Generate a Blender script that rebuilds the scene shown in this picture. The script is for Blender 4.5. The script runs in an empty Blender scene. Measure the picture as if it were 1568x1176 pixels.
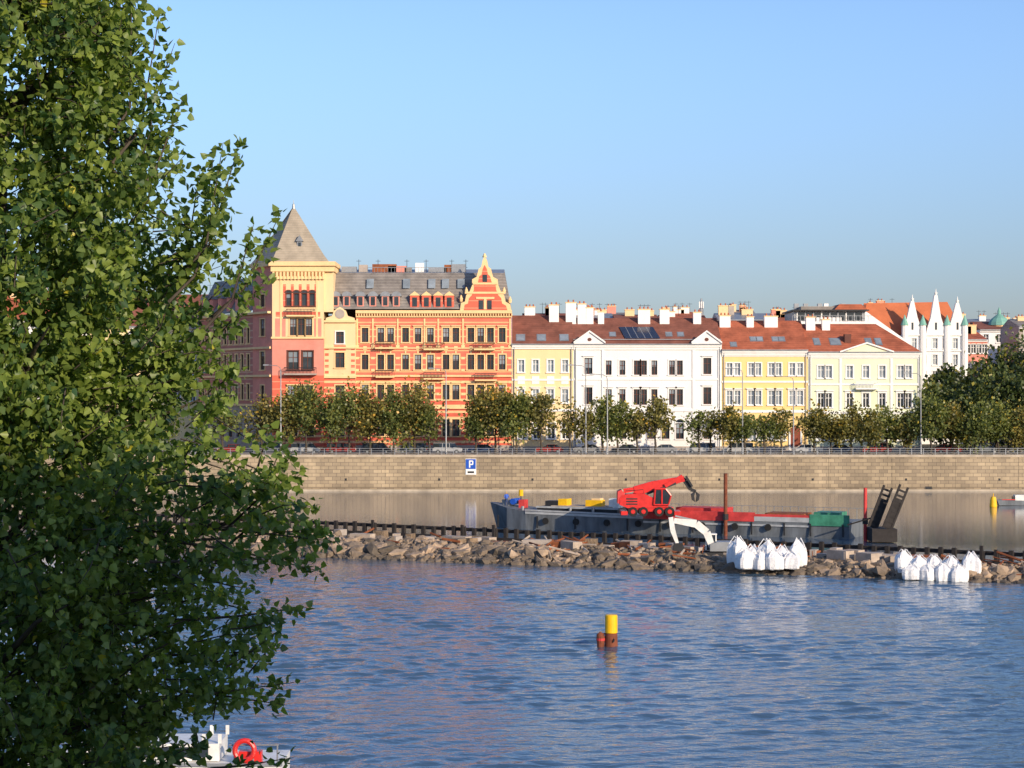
import bpy, math, random
import numpy as np
from mathutils import Vector, Matrix
random.seed(7); np.random.seed(7)
S=bpy.context.scene
COL=S.collection
F=3000.0
def X(px,d=320.0): return (px-784)*d/F
def Z(py,d=320.0): return 15+(602-py)*d/F

# ---------------------------------------------------------------- materials
def newmat(name):
    m=bpy.data.materials.new(name); m.use_nodes=True
    nt=m.node_tree; return m,nt,nt.nodes['Principled BSDF']
def mat(name,col,rough=.8,var=.18,scale=.6,metal=0,spec=.3,bump=0,streak=False,stripe=None,tint=None):
    m,nt,p=newmat(name); N=nt.nodes; L=nt.links
    tc=N.new('ShaderNodeTexCoord'); mp=N.new('ShaderNodeMapping')
    L.new(tc.outputs['Object'],mp.inputs[0])
    mp.inputs['Scale'].default_value=(1,1,.25) if streak else (1,1,1)
    n=N.new('ShaderNodeTexNoise'); n.inputs['Scale'].default_value=scale; n.inputs['Detail'].default_value=6; n.inputs['Roughness'].default_value=.65
    L.new(mp.outputs[0],n.inputs['Vector'])
    mr=N.new('ShaderNodeMapRange'); mr.inputs[1].default_value=.3; mr.inputs[2].default_value=.7
    mr.inputs[3].default_value=1-var; mr.inputs[4].default_value=1+var*.6
    L.new(n.outputs['Fac'],mr.inputs[0])
    mul=N.new('ShaderNodeVectorMath'); mul.operation='SCALE'
    mul.inputs[0].default_value=col[:3]
    src=None
    if stripe:
        c2,per,fr=stripe
        sp=N.new('ShaderNodeSeparateXYZ'); L.new(tc.outputs['Object'],sp.inputs[0])
        a=N.new('ShaderNodeMath'); a.operation='FLOORED_MODULO'; a.inputs[1].default_value=per; L.new(sp.outputs[2],a.inputs[0])
        b=N.new('ShaderNodeMath'); b.operation='LESS_THAN'; b.inputs[1].default_value=per*fr; L.new(a.outputs[0],b.inputs[0])
        mx=N.new('ShaderNodeMix'); mx.data_type='RGBA'; L.new(b.outputs[0],mx.inputs[0])
        mx.inputs[6].default_value=(*col[:3],1); mx.inputs[7].default_value=(*c2,1); src=mx.outputs[2]
    if tint is not None:
        at=N.new('ShaderNodeAttribute'); at.attribute_name='tint'
        mx=N.new('ShaderNodeMix'); mx.data_type='RGBA'; L.new(at.outputs['Fac'],mx.inputs[0])
        mx.inputs[6].default_value=(*col[:3],1); mx.inputs[7].default_value=(*tint,1); src=mx.outputs[2]
    if src: L.new(src,mul.inputs[0])
    L.new(mr.outputs[0],mul.inputs['Scale']); L.new(mul.outputs[0],p.inputs['Base Color'])
    p.inputs['Roughness'].default_value=rough; p.inputs['Metallic'].default_value=metal
    p.inputs['Specular IOR Level'].default_value=spec
    if bump:
        bn=N.new('ShaderNodeBump'); bn.inputs['Strength'].default_value=.6; bn.inputs['Distance'].default_value=bump
        n2=N.new('ShaderNodeTexNoise'); n2.inputs['Scale'].default_value=scale*5; n2.inputs['Detail'].default_value=5
        L.new(tc.outputs['Object'],n2.inputs['Vector']); L.new(n2.outputs['Fac'],bn.inputs['Height']); L.new(bn.outputs[0],p.inputs['Normal'])
    return m
def brickmat(name,c1,c2,cm,bw,rh,ms=.02,var=.35):
    m,nt,p=newmat(name); N=nt.nodes; L=nt.links
    tc=N.new('ShaderNodeTexCoord'); sp=N.new('ShaderNodeSeparateXYZ'); L.new(tc.outputs['Object'],sp.inputs[0])
    cb=N.new('ShaderNodeCombineXYZ'); L.new(sp.outputs[0],cb.inputs[0]); L.new(sp.outputs[2],cb.inputs[1])
    br=N.new('ShaderNodeTexBrick'); L.new(cb.outputs[0],br.inputs['Vector'])
    br.inputs['Color1'].default_value=(*c1,1); br.inputs['Color2'].default_value=(*c2,1); br.inputs['Mortar'].default_value=(*cm,1)
    br.inputs['Scale'].default_value=1; br.inputs['Brick Width'].default_value=bw; br.inputs['Row Height'].default_value=rh; br.inputs['Mortar Size'].default_value=ms
    n=N.new('ShaderNodeTexNoise'); n.inputs['Scale'].default_value=.12; n.inputs['Detail'].default_value=8; n.inputs['Roughness'].default_value=.7
    mp=N.new('ShaderNodeMapping'); mp.inputs['Scale'].default_value=(1,1,.35); L.new(tc.outputs['Object'],mp.inputs[0]); L.new(mp.outputs[0],n.inputs['Vector'])
    mr=N.new('ShaderNodeMapRange'); mr.inputs[1].default_value=.3; mr.inputs[2].default_value=.7; mr.inputs[3].default_value=1-var; mr.inputs[4].default_value=1+var*.5
    L.new(n.outputs['Fac'],mr.inputs[0])
    # damp band near water
    wet=N.new('ShaderNodeMapRange'); wet.inputs[1].default_value=.2; wet.inputs[2].default_value=1.1; wet.inputs[3].default_value=.6; wet.inputs[4].default_value=1; L.new(sp.outputs[2],wet.inputs[0])
    mm=N.new('ShaderNodeMath'); mm.operation='MULTIPLY'; L.new(mr.outputs[0],mm.inputs[0]); L.new(wet.outputs[0],mm.inputs[1])
    mul=N.new('ShaderNodeVectorMath'); mul.operation='SCALE'; L.new(br.outputs['Color'],mul.inputs[0]); L.new(mm.outputs[0],mul.inputs['Scale'])
    L.new(mul.outputs[0],p.inputs['Base Color']); p.inputs['Roughness'].default_value=.85
    return m
def leafmat(name,c1,c2,trans=.35):
    m,nt,p=newmat(name); N=nt.nodes; L=nt.links
    at=N.new('ShaderNodeAttribute'); at.attribute_name='tint'
    cr=N.new('ShaderNodeValToRGB'); L.new(at.outputs['Fac'],cr.inputs[0])
    e=cr.color_ramp.elements; e[0].color=(*c1,1); e[0].position=0; e[1].color=(*c2,1); e[1].position=.93
    x=e.new(1.0); x.color=(c2[0]*2.0,c2[1]*1.4,c2[2]*.8,1)
    L.new(cr.outputs[0],p.inputs['Base Color']); p.inputs['Roughness'].default_value=.42; p.inputs['Specular IOR Level'].default_value=.35
    tr=N.new('ShaderNodeBsdfTranslucent'); 
    sc=N.new('ShaderNodeVectorMath'); sc.operation='MULTIPLY'; sc.inputs[1].default_value=(1.5,1.6,.6); L.new(cr.outputs[0],sc.inputs[0]); L.new(sc.outputs[0],tr.inputs[0])
    mx=N.new('ShaderNodeMixShader'); mx.inputs[0].default_value=trans
    L.new(p.outputs[0],mx.inputs[1]); L.new(tr.outputs[0],mx.inputs[2]); L.new(mx.outputs[0],N['Material Output'].inputs[0])
    return m

M={}
M['glass']=mat('window_glass',(.035,.045,.055),.08,.5,.35,spec=.6)
M['glass_pale']=mat('curtained_glass',(.26,.30,.33),.15,.4,.35,spec=.6)
M['white']=mat('white_plaster',(.82,.80,.77),.85,.08,.3,streak=True)
M['whitetrim']=mat('white_trim',(.84,.82,.78),.8,.08,.8)
M['cream']=mat('cream_plaster',(.83,.60,.33),.85,.12,.5,streak=True)
M['creamtrim']=mat('cream_trim',(.86,.60,.30),.8,.12,.8)
M['red']=mat('red_brick_bands',(.74,.185,.12),.85,.2,.5,stripe=((.84,.45,.22),1.15,.18))
M['redlow']=mat('red_brick_rustic',(.72,.145,.09),.85,.2,.5,stripe=((.86,.54,.27),.98,.38))
M['pinkred']=mat('tower_brick',(.72,.28,.21),.85,.15,.5)
M['redbrick']=mat('tower_red_brick',(.72,.15,.09),.85,.15,.5,stripe=((.76,.32,.19),1.2,.12))
M['shadered']=mat('shade_toned_brick',(.50,.20,.16),.85,.2,.5,stripe=((.62,.40,.28),1.15,.2))  # banded red brick again, with the side wall's shade put into its colour
M['stone']=mat('rusticated_stone',(.42,.36,.31),.9,.2,.6,bump=.05)
M['brown']=mat('brown_window_wood',(.13,.045,.03),.6,.2,1)
M['yellow']=mat('yellow_plaster',(.88,.62,.26),.85,.08,.3,streak=True)
M['yellow2']=mat('pale_yellow_plaster',(.87,.66,.36),.85,.08,.3,streak=True)
M['green']=mat('pale_green_plaster',(.75,.77,.54),.85,.08,.3,streak=True)
M['rooftile']=mat('roof_tiles_red',(.44,.13,.065),.8,.4,.5,bump=.04,stripe=((.39,.11,.055),.35,.5))
M['roofbrown']=mat('roof_tiles_brown',(.27,.10,.065),.8,.4,.5,bump=.04,stripe=((.23,.085,.055),.35,.5))
M['rooforange']=mat('roof_tiles_orange',(.58,.17,.07),.8,.2,.35)
M['slate']=mat('slate_roof',(.27,.24,.21),.6,.4,.5,stripe=((.22,.195,.175),.5,.5))
M['towerslate']=mat('tower_slate',(.42,.35,.26),.7,.25,.6,stripe=((.38,.32,.24),.4,.5))
M['metal']=mat('grey_metal',(.32,.33,.34),.45,.2,1,metal=.4)
M['dark']=mat('dark_iron',(.03,.03,.032),.5,.3,2)
M['copper']=mat('verdigris_copper',(.20,.42,.34),.6,.2,1)
M['solar']=mat('solar_panel',(.03,.04,.07),.15,.3,2,spec=.6)
M['door']=mat('door_wood',(.25,.06,.03),.6,.2,2)
M['asphalt']=mat('asphalt',(.055,.055,.057),.9,.2,.5)
M['paving']=mat('paving',(.30,.27,.24),.9,.2,.8)
M['kerb']=mat('kerb_granite',(.36,.35,.33),.85,.2,2)
M['paint']=mat('road_paint',(.78,.78,.76),.7,.1,3)
M['soil']=mat('ground_soil',(.13,.12,.07),.95,.4,.05,bump=.1)
M['quay']=brickmat('quay_stone',(.48,.37,.235),(.31,.24,.16),(.18,.14,.10),1.25,.55,.035,.42)
M['coping']=mat('coping_stone',(.48,.40,.30),.85,.3,.6)
M['rock']=mat('rubble_rock',(.13,.105,.08),.95,.35,1.2,bump=.08,tint=(.46,.335,.23))
M['mound']=mat('gravel_fill',(.26,.185,.12),.95,.5,.9,bump=.3)
M['rust']=mat('rusty_steel',(.28,.09,.035),.8,.5,1.2)
M['pile']=mat('dark_timber',(.035,.03,.028),.8,.4,2)
M['slab']=mat('concrete_slab',(.46,.37,.29),.9,.3,1)
M['hull']=mat('hull_paint',(.15,.165,.18),.5,.5,.8,streak=True)
M['hullline']=mat('hull_grey',(.42,.43,.43),.5,.3,1)
M['redpaint']=mat('red_machine_paint',(.66,.028,.022),.35,.3,1.5,spec=.5)
M['dullred']=mat('red_oxide_paint',(.62,.06,.055),.6,.4,1)
M['greenpaint']=mat('green_steel_paint',(.06,.26,.16),.5,.4,1)
M['yellowpaint']=mat('yellow_paint',(.88,.50,.01),.4,.15,2,spec=.4)
M['rubber']=mat('rubber',(.02,.02,.02),.8,.2,3)
M['whitepaint']=mat('white_paint',(.78,.76,.71),.4,.25,1.5)
M['bag']=mat('woven_bag',(.84,.83,.82),.85,.12,2.5,bump=.12)
M['blue']=mat('sign_blue',(.02,.09,.45),.4,.1,2)
M['bark']=mat('bark',(.08,.065,.05),.95,.4,3,bump=.03)
M['buoyrust']=mat('rusted_buoy',(.20,.06,.03),.8,.4,3)
M['leaf']=leafmat('poplar_leaf',(.045,.10,.035),(.27,.34,.065),.38)
M['leafolive']=leafmat('olive_leaf',(.07,.08,.025),(.32,.27,.075),.3)
M['leafgreen']=leafmat('green_leaf',(.05,.075,.025),(.23,.25,.07),.3)
M['leafdark']=leafmat('dark_leaf',(.03,.05,.02),(.12,.15,.045),.2)
for i,c in enumerate([(.3,.3,.3),(.03,.03,.035),(.5,.5,.5),(.15,.16,.17),(.3,.03,.02),(.04,.07,.15)]):
    M['car%d'%i]=mat('car_paint_%d'%i,c,.25,.03,2,metal=.3,spec=.5)

# ---------------------------------------------------------------- builder
class B:
    def __init__(s,name,O=(0,0,0),d=(1,0)):
        s.name=name; s.org=Vector(O); s.parts={}; s.frame(O,d)
    def frame(s,O,d):
        s.O=Vector(O); l=math.hypot(*d[:2]); s.d=Vector((d[0]/l,d[1]/l,0)); s.n=Vector((s.d.y,-s.d.x,0))
    def pt(s,u,w,z): return s.O+s.d*u+s.n*w+Vector((0,0,z))-s.org
    def add(s,part,vs,fs,m):
        P=s.parts.setdefault((part,m),([],[])); k=len(P[0]); P[0].extend(vs); P[1].extend([tuple(i+k for i in f) for f in fs])
    def quad(s,part,m,*pts): s.add(part,[s.pt(*p) for p in pts],[tuple(range(len(pts)))],m)
    def box(s,part,m,u0,u1,w0,w1,z0,z1):
        v=[s.pt(u,w,z) for u in(u0,u1) for w in(w0,w1) for z in(z0,z1)]
        s.add(part,v,[(0,1,3,2),(4,6,7,5),(0,4,5,1),(2,3,7,6),(0,2,6,4),(1,5,7,3)],m)
    def prism(s,part,m,poly,w0,w1):  # poly in (u,z)
        n=len(poly); v=[s.pt(u,w0,z) for u,z in poly]+[s.pt(u,w1,z) for u,z in poly]
        s.add(part,v,[tuple(range(n)),tuple(range(2*n-1,n-1,-1))]+[(i,(i+1)%n,n+(i+1)%n,n+i) for i in range(n)],m)
    def tube(s,part,m,pts,rads,n=8):
        pts=[s.pt(*p) for p in pts]; vs=[];fs=[]
        for i,p in enumerate(pts):
            a=pts[max(i-1,0)]; b=pts[min(i+1,len(pts)-1)]; t=(b-a)
            t=t.normalized() if t.length>1e-6 else Vector((0,0,1))
            x=t.orthogonal().normalized() if abs(t.z)<.99 else Vector((1,0,0)); y=t.cross(x).normalized(); x=y.cross(t)
            for k in range(n):
                an=2*math.pi*k/n; vs.append(p+(x*math.cos(an)+y*math.sin(an))*rads[i])
        for i in range(len(pts)-1):
            for k in range(n): fs.append((i*n+k,i*n+(k+1)%n,(i+1)*n+(k+1)%n,(i+1)*n+k))
        fs.append(tuple(range(n-1,-1,-1))); fs.append(tuple(range((len(pts)-1)*n,len(pts)*n)))
        s.add(part,vs,fs,m)
    def window(s,u0,u1,z0,z1,dep=.25,glass='glass',fr='whitetrim',tr='whitetrim',tw=.18,hood=False,mull=True,arch=False,proud=.07):
        q=s.quad
        q('reveals',tr,(u0,0,z0),(u0,-dep,z0),(u0,-dep,z1),(u0,0,z1)); q('reveals',tr,(u1,0,z0),(u1,-dep,z0),(u1,-dep,z1),(u1,0,z1))
        q('reveals',tr,(u0,0,z1),(u0,-dep,z1),(u1,-dep,z1),(u1,0,z1)); q('reveals',tr,(u0,0,z0),(u0,-dep,z0),(u1,-dep,z0),(u1,0,z0))
        q('glass',glass,(u0,-dep,z0),(u1,-dep,z0),(u1,-dep,z1),(u0,-dep,z1))
        f=.09; a=-dep+.01; b=-dep+.07
        # a curtain or blind in some of the windows
        if glass=='glass' and random.random()<.3:
            zc=z0+(z1-z0)*random.uniform(.35,.8); s.quad('blinds','glass_pale',(u0+f,a+.002,zc),(u1-f,a+.002,zc),(u1-f,a+.002,z1-f),(u0+f,a+.002,z1-f))
        s.box('window_frames',fr,u0,u0+f,a,b,z0,z1); s.box('window_frames',fr,u1-f,u1,a,b,z0,z1)
        s.box('window_frames',fr,u0+f,u1-f,a,b,z0,z0+f); s.box('window_frames',fr,u0+f,u1-f,a,b,z1-f,z1)
        if mull:
            c=(u0+u1)/2; s.box('window_frames',fr,c-.05,c+.05,a,b-.005,z0+f,z1-f)
            t=z0+(z1-z0)*.66; s.box('window_frames',fr,u0+f,u1-f,a,b-.01,t-.04,t+.04)
        if tw:
            s.box('window_surrounds',tr,u0-tw,u0,.003,proud,z0,z1); s.box('window_surrounds',tr,u1,u1+tw,.003,proud,z0,z1)
            s.box('window_surrounds',tr,u0-tw,u1+tw,.003,proud+.02,z1,z1+tw*(1.4 if hood else 1))
            s.box('window_surrounds',tr,u0-tw-.06,u1+tw+.06,.003,proud+.12,z0-.16,z0)
            if hood: s.box('window_surrounds',tr,u0-tw-.12,u1+tw+.12,.003,proud+.22,z1+tw*1.4,z1+tw*1.4+.14)
        if arch:
            c=(u0+u1)/2; r=(u1-u0)/2; n=8
            A=[(c+r*math.cos(math.pi*k/n),z1+tw+.0+r*.8*math.sin(math.pi*k/n)) for k in range(n+1)]
            s.prism('glass',glass,A,.004,.03)
            for k in range(n):
                a0,a1=math.pi*k/n,math.pi*(k+1)/n
                P=[(c+rr*math.cos(aa),z1+tw+rr*.8*math.sin(aa)) for rr,aa in((r,a0),(r+.22,a0),(r+.22,a1),(r,a1))]
                s.prism('window_surrounds',tr,P,.004,.1)
    def facade(s,m,u0,u1,z0,z1,wins,**kw):
        us=sorted({u0,u1}|{round(x,4) for w in wins for x in w[:2]}); zs=sorted({z0,z1}|{round(x,4) for w in wins for x in w[2:4]})
        for i in range(len(us)-1):
            for j in range(len(zs)-1):
                cu=(us[i]+us[i+1])/2; cz=(zs[j]+zs[j+1])/2
                if any(w[0]<cu<w[1] and w[2]<cz<w[3] for w in wins): continue
                s.quad('walls',m,(us[i],0,zs[j]),(us[i+1],0,zs[j]),(us[i+1],0,zs[j+1]),(us[i],0,zs[j+1]))
        for w in wins:
            k=dict(kw); 
            if len(w)>4: k.update(w[4])
            s.window(*w[:4],**k)
    def finish(s,single=False):
        if single or len(s.parts)==1:
            vs=[];fs=[];mi=[];ms=[]
            for (pn,m),(v,f) in s.parts.items():
                k=len(vs); vs+=v; fs+=[tuple(i+k for i in q) for q in f]
                if m not in ms: ms.append(m)
                mi+=[ms.index(m)]*len(f)
            me=bpy.data.meshes.new(s.name); me.from_pydata(vs,[],fs)
            for m in ms: me.materials.append(M[m])
            me.polygons.foreach_set('material_index',mi)
            o=bpy.data.objects.new(s.name,me); o.location=s.org; COL.objects.link(o); return o
        e=bpy.data.objects.new(s.name,None); e.location=s.org; COL.objects.link(e)
        for (pn,m),(v,f) in s.parts.items():
            me=bpy.data.meshes.new(pn); me.from_pydata(v,[],f); me.materials.append(M[m])
            o=bpy.data.objects.new(pn,me); COL.objects.link(o); o.parent=e
        return e
def copy_of(e,loc,rotz=0,scale=1,name=None,swap=None):
    r=bpy.data.objects.new(name or e.name.split('.')[0],e.data); r.location=loc; r.rotation_euler=(0,0,rotz)
    r.scale=(scale,)*3 if not hasattr(scale,'__len__') else scale
    COL.objects.link(r)
    for c in e.children:
        o=bpy.data.objects.new(c.name.split('.')[0],c.data); COL.objects.link(o); o.parent=r
        if swap and c.data.materials[0].name.startswith('car_paint'):
            o.material_slots[0].link='OBJECT'; o.material_slots[0].material=M[swap]
    return r

G=5.5  # promenade level
# ---------------------------------------------------------------- ground
b=B('far_bank_ground',(0,300,0))
b.quad('sheet','soil',(-4000,-.6,G-.03),(4000,-.6,G-.03),(4000,-6000,G-.03),(-4000,-6000,G-.03))
b.finish()
b=B('promenade_pavement',(0,300,0)); b.box('p','paving',-400,400,-6,-.7,G-.02,G+.10); b.box('k','kerb',-400,400,-6.25,-6.003,G-.02,G+.12)
b.box('p','paving',-400,400,-19.9,-16,G-.02,G+.10); b.box('k','kerb',-400,400,-15.997,-15.75,G-.02,G+.12); b.finish(True)
b=B('embankment_road',(0,300,0)); b.box('r','asphalt',-400,400,-15.74,-6.26,G-.02,G+.0)
for i in range(-60,60): b.quad('l','paint',(i*6,-11,G+.004),(i*6+3,-11,G+.004),(i*6+3,-11.15,G+.004),(i*6,-11.15,G+.004))
b.finish(True)
# quay wall
b=B('quay_wall',(0,300,0))
b.box('wall','quay',-400,400,0,-1.2,-3,5.2); b.box('coping','coping',-400,400,.12,-1.3,5.203,5.55)
b.box('ledge','coping',-400,400,.5,.003,-.5,.28)
for i in range(-40,41): b.box('pilaster_joint','quay',i*9.7,i*9.7+.25,.04,.003,.3,5.2)
b.box('drain','dark',X(1417,300),X(1427,300),.06,.004,Z(754,300),Z(745,300))
for i in range(-6,9): b.box('mooring_rings','dark',i*14.3+3,i*14.3+3.3,.05,.004,1.6,1.95)
b.finish()
b=B('quay_railing',(0,300,0))
for i in range(-110,111):
    b.box('posts','metal',i*1.8,i*1.8+.09,-.2,-.29,5.551,6.55)
for z in (5.85,6.15,6.5): b.box('rails','metal',-198,198,-.22,-.27,z,z+.05)
b.finish(True)
# parking sign
b=B('parking_sign',(X(721,300),300,0))
b.box('panel','blue',-.75,.75,.10,.16,3.4,4.9); b.box('border','whitetrim',-.82,.82,.06,.10,2.5,4.97)
b.box('plate','whitetrim',-.75,.75,.101,.15,2.55,3.3)
b.box('letter','whitetrim',-.28,-.08,.161,.18,3.6,4.7); b.box('letter','whitetrim',-.079,.3,.161,.18,4.52,4.7); b.box('letter','whitetrim',-.079,.3,.161,.18,4.0,4.17); b.box('letter','whitetrim',.2,.38,.162,.185,4.08,4.62)
b.box('pictogram','dark',-.5,.5,.151,.16,2.75,3.05); b.finish()

# ---------------------------------------------------------------- red corner building
def wrow(cols,y0,y1,w,x0,**k):  # image measurements of the facade plane -> facade metres
    return [(X(c)-x0-w/2,X(c)-x0+w/2,Z(y1),Z(y0),k) for c in cols]
x0=X(418)
rb=B('striped_corner_apartment_building',(x0,320,0))
U=lambda px:X(px)-x0
eave=Z(478)
cols=[559,583,598,621,640,659,683,698,721,736,751,769]
wn=dict(fr='brown',tr='creamtrim',tw=.19)
main=[]
low=[]
main+=wrow(cols,502,524,1.1,x0,hood=True,**wn)+wrow(cols,543,566,1.1,x0,**wn)
low+=wrow(cols,589,612,1.15,x0,hood=True,**wn)
grd=wrow(cols,642,668,1.2,x0,**wn)
rb.facade('red',U(545),U(783),Z(577),eave,main)
rb.facade('redlow',U(545),U(783),G,Z(577),low+grd)
for y,h,p in((480,.5,.55),(486,.2,.25),(534,.2,.14),(577,.3,.22),(626,.3,.22)):
    rb.box('cornices','creamtrim',U(545),U(783)+.1,.12,p+.1,Z(y),Z(y)+h)
for k in range(60): rb.box('modillions','creamtrim',U(545)+k*.43,U(545)+k*.43+.18,.125,.5,Z(484),Z(480)-.004)
rb.box('plinth','stone',U(545),U(783),.003,.12,G,G+1.0)
for c in (547,571,609,650,671,709,781):
    rb.box('pilasters','creamtrim',U(c)-.13,U(c)+.13,.003,.115,Z(533),Z(488))
    for k in range(9): rb.box('quoins','creamtrim',U(c)-.3,U(c)+.3,.003,.1,G+1.3+k*1.96,G+1.7+k*1.96)
for c in cols:
    rb.box('spandrels','creamtrim',U(c)-.3,U(c)+.3,.004,.08,Z(536),Z(530)); rb.box('spandrels','creamtrim',U(c)-.12,U(c)+.12,.004,.1,Z(541),Z(537))
def balcony(b,c,w,z,m='dark',st='creamtrim',dep=1.1):
    b.box('balcony_slabs',st,c-w/2,c+w/2,.125,dep,z-.25,z)
    n=int(w/.22)
    for i in range(n+1): b.box('balcony_rails',m,c-w/2+i*w/n-.03,c-w/2+i*w/n+.03,dep-.08,dep-.02,z,z+.9)
    b.box('balcony_rails',m,c-w/2,c+w/2,dep-.1,dep,z+.9,z+1)
    b.box('balcony_rails',m,c-w/2,c-w/2+.05,.125,dep-.1,z+.85,z+.92); b.box('balcony_rails',m,c+w/2-.05,c+w/2,.125,dep-.1,z+.85,z+.92)
for c,y,w in((590,532,3.2),(665,534,3.4),(742,534,3.4),(590,576,3),(665,579,3.4),(744,581,3.6)): balcony(rb,U(c),w,Z(y))
# yellow bay
bay=wrow([521],508,526,1.3,x0,fr='brown',tr='whitetrim')+wrow([521],540,563,1.5,x0,fr='brown',tr='creamtrim')
bay2=wrow([521],590,614,1.5,x0,fr='brown',tr='creamtrim')+wrow([521],641,668,1.5,x0,fr='brown',tr='creamtrim')
rb.frame((x0,319.4,0),(1,0))
rb.facade('cream',U(497),U(545),Z(577),Z(492),bay); rb.facade('redlow',U(497),U(545),G,Z(577),bay2)
for u in(U(545),): rb.quad('walls','cream',(u,0,G),(u,-.6,G),(u,-.6,Z(492)),(u,0,Z(492)))
for k in range(5): 
    for c in(501,541): rb.box('bay_brick_bands','redbrick',U(c)-.3,U(c)+.3,.004,.04,Z(572-k*9),Z(568-k*9))
rb.box('bay_brick_bands','redbrick',U(512),U(530),.004,.04,Z(537),Z(529))
g=[(U(499),Z(492)),(U(544),Z(492)),(U(543),Z(487)),(U(533),Z(484)),(U(530),Z(476)),(U(521),Z(470)),(U(512),Z(476)),(U(509),Z(484)),(U(500),Z(487))]
rb.prism('bay_gable','cream',g,.1,-.5); rb.box('cornices','creamtrim',U(496),U(546),.003,.35,Z(534),Z(534)+.3); rb.box('cornices','creamtrim',U(496),U(546),.003,.35,Z(579),Z(579)+.3)
rb.prism('bay_medallion','stone',[(U(521)+.8*math.cos(a),Z(481)+.8*math.sin(a)) for a in np.linspace(0,6.28,13)[:-1]],.103,.16)
rb.box('cornices','creamtrim',U(496),U(546),.003,.4,Z(494),Z(494)+.35)
# tower front
rb.frame((x0,318.9,0),(1,0)); TW=U(497); TT=Z(408)
t1=[(U(c)-.45,U(c)+.45,Z(469),Z(450),dict(fr='brown',tr='brown',tw=.1,arch=True,mull=False)) for c in(443,455,467,479)]
t2=[(U(c)-.55,U(c)+.55,Z(514),Z(488),dict(fr='brown',tr='creamtrim',tw=.16)) for c in(450,462,474)]
t3=[(U(c)-.85,U(c)+.85,Z(566),Z(538),dict(fr='brown',tr='brown',tw=.2)) for c in(450,472)]
t4=[(U(c)-.6,U(c)+.6,Z(616),Z(590),dict(fr='brown',tr='creamtrim',tw=.18)) for c in(447,461,475)]
t5=[(U(c)-.8,U(c)+.8,Z(668),Z(641),dict(fr='brown',tr='creamtrim',tw=.25)) for c in(449,474)]
rb.facade('cream',0,TW,Z(519),TT,t1+t2); rb.facade('pinkred',0,TW,Z(575),Z(519),t3); rb.facade('redbrick',0,TW,Z(628),Z(575),t4); rb.facade('redlow',0,TW,G,Z(628),t5)
for c in (437,449,461,473,485): rb.box('brick_panels','redbrick',U(c)-.22,U(c)+.22,.004,.05,Z(470),Z(436))
for a,c in((430,440),(485,494)): rb.box('corner_strips','creamtrim',U(a),U(a)+.3,.004,.09,Z(519),Z(430))
rb.box('brick_panels','redbrick',.6,TW-.6,.004,.04,Z(485),Z(478)); rb.box('brick_panels','pinkred',.5,2.2,.004,.04,Z(518),Z(488)); rb.box('brick_panels','pinkred',TW-1.6,TW-.4,.004,.04,Z(518),Z(488))
ux=TW+U(515)-U(497)
rb.box('tower_cornice','creamtrim',-.5,ux,-9,.75,TT,TT+.7); rb.box('tower_cornice','creamtrim',-.2,ux-.2,-8.8,.35,TT-.9,TT-.003)
rb.box('tower_cornice','creamtrim',-.15,TW+.1,.005,.3,Z(428),Z(424)); rb.box('tower_cornice','creamtrim',-.15,TW+.1,.005,.3,Z(519),Z(516)); rb.box('tower_cornice','creamtrim',-.15,TW+.1,.005,.3,Z(628),Z(624))
for k in range(15): rb.box('machicolation','creamtrim',.1+k*.58,.4+k*.58,.005,.4,TT-2.2,TT-.95)
balcony(rb,U(462),5.2,Z(572),dep=1.4,st='stone',m='dark'); balcony(rb,U(462),4.6,Z(483),dep=.9)
rb.quad('walls','cream',(TW,0,eave-2),(TW,-8,eave-2),(TW,-8,TT),(TW,0,TT)); rb.quad('walls','redbrick',(TW,0,G),(TW,-.9,G),(TW,-.9,eave),(TW,0,eave))
rb.box('tower_shoulder','cream',TW+.003,ux-.4,-8,-.3,eave,TT-.95)
# angled left side of the building
Cn=Vector((x0,318.9,0)); dl=Vector((12.6,-20,0)).normalized(); LL=30
Fl=Cn-dl*LL
rb.frame(Fl,(dl.x,dl.y))
tw2=7.5
side=[]
for k in range(9):
    c=LL-tw2-1.8-k*2.35
    for y0,y1 in((500,524),(541,566),(588,612)): side.append((c-.55,c+.55,Z(y1),Z(y0),dict(fr='brown',tr='creamtrim',tw=.2)))
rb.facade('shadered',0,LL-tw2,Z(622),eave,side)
ga=[(LL-tw2-2.2-k*3.4-.9,LL-tw2-2.2-k*3.4+.9,Z(672),Z(650),dict(fr='brown',tr='stone',tw=.3,arch=True)) for k in range(6)]
rb.facade('stone',0,LL-tw2,G,Z(622),ga)
ts=[(LL-4.6,LL-2.8,Z(566),Z(538)),(LL-4.4,LL-3,Z(616),Z(590)),(LL-4.6,LL-2.8,Z(514),Z(488)),(LL-4.6,LL-2.8,Z(469),Z(450))]
rb.facade('pinkred',LL-tw2,LL,Z(622),TT,ts,fr='brown',tr='creamtrim'); rb.facade('stone',LL-tw2,LL,G,Z(622),[(LL-4.9,LL-2.9,Z(672),Z(650))],fr='brown',tr='stone',arch=True,tw=.3)
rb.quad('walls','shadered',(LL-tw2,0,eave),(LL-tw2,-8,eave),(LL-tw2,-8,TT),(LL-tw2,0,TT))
for y in(480,534,577,622): rb.box('side_cornices','creamtrim',0,LL-.3,.1,.35 if y!=480 else .7,Z(y),Z(y)+.35)
rb.box('tower_cornice','creamtrim',LL-tw2-.3,LL-.5,-.2,.6,TT+.004,TT+.69)
rb.quad('roof','slate',(0,.3,eave+.3),(LL-tw2,.3,eave+.3),(LL-tw2,-3,Z(418)),(0,-3,Z(418)))
rb.quad('roof','slate',(0,-3,Z(418)),(LL-tw2,-3,Z(418)),(LL-tw2,-14,Z(412)),(0,-14,Z(412)))
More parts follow.
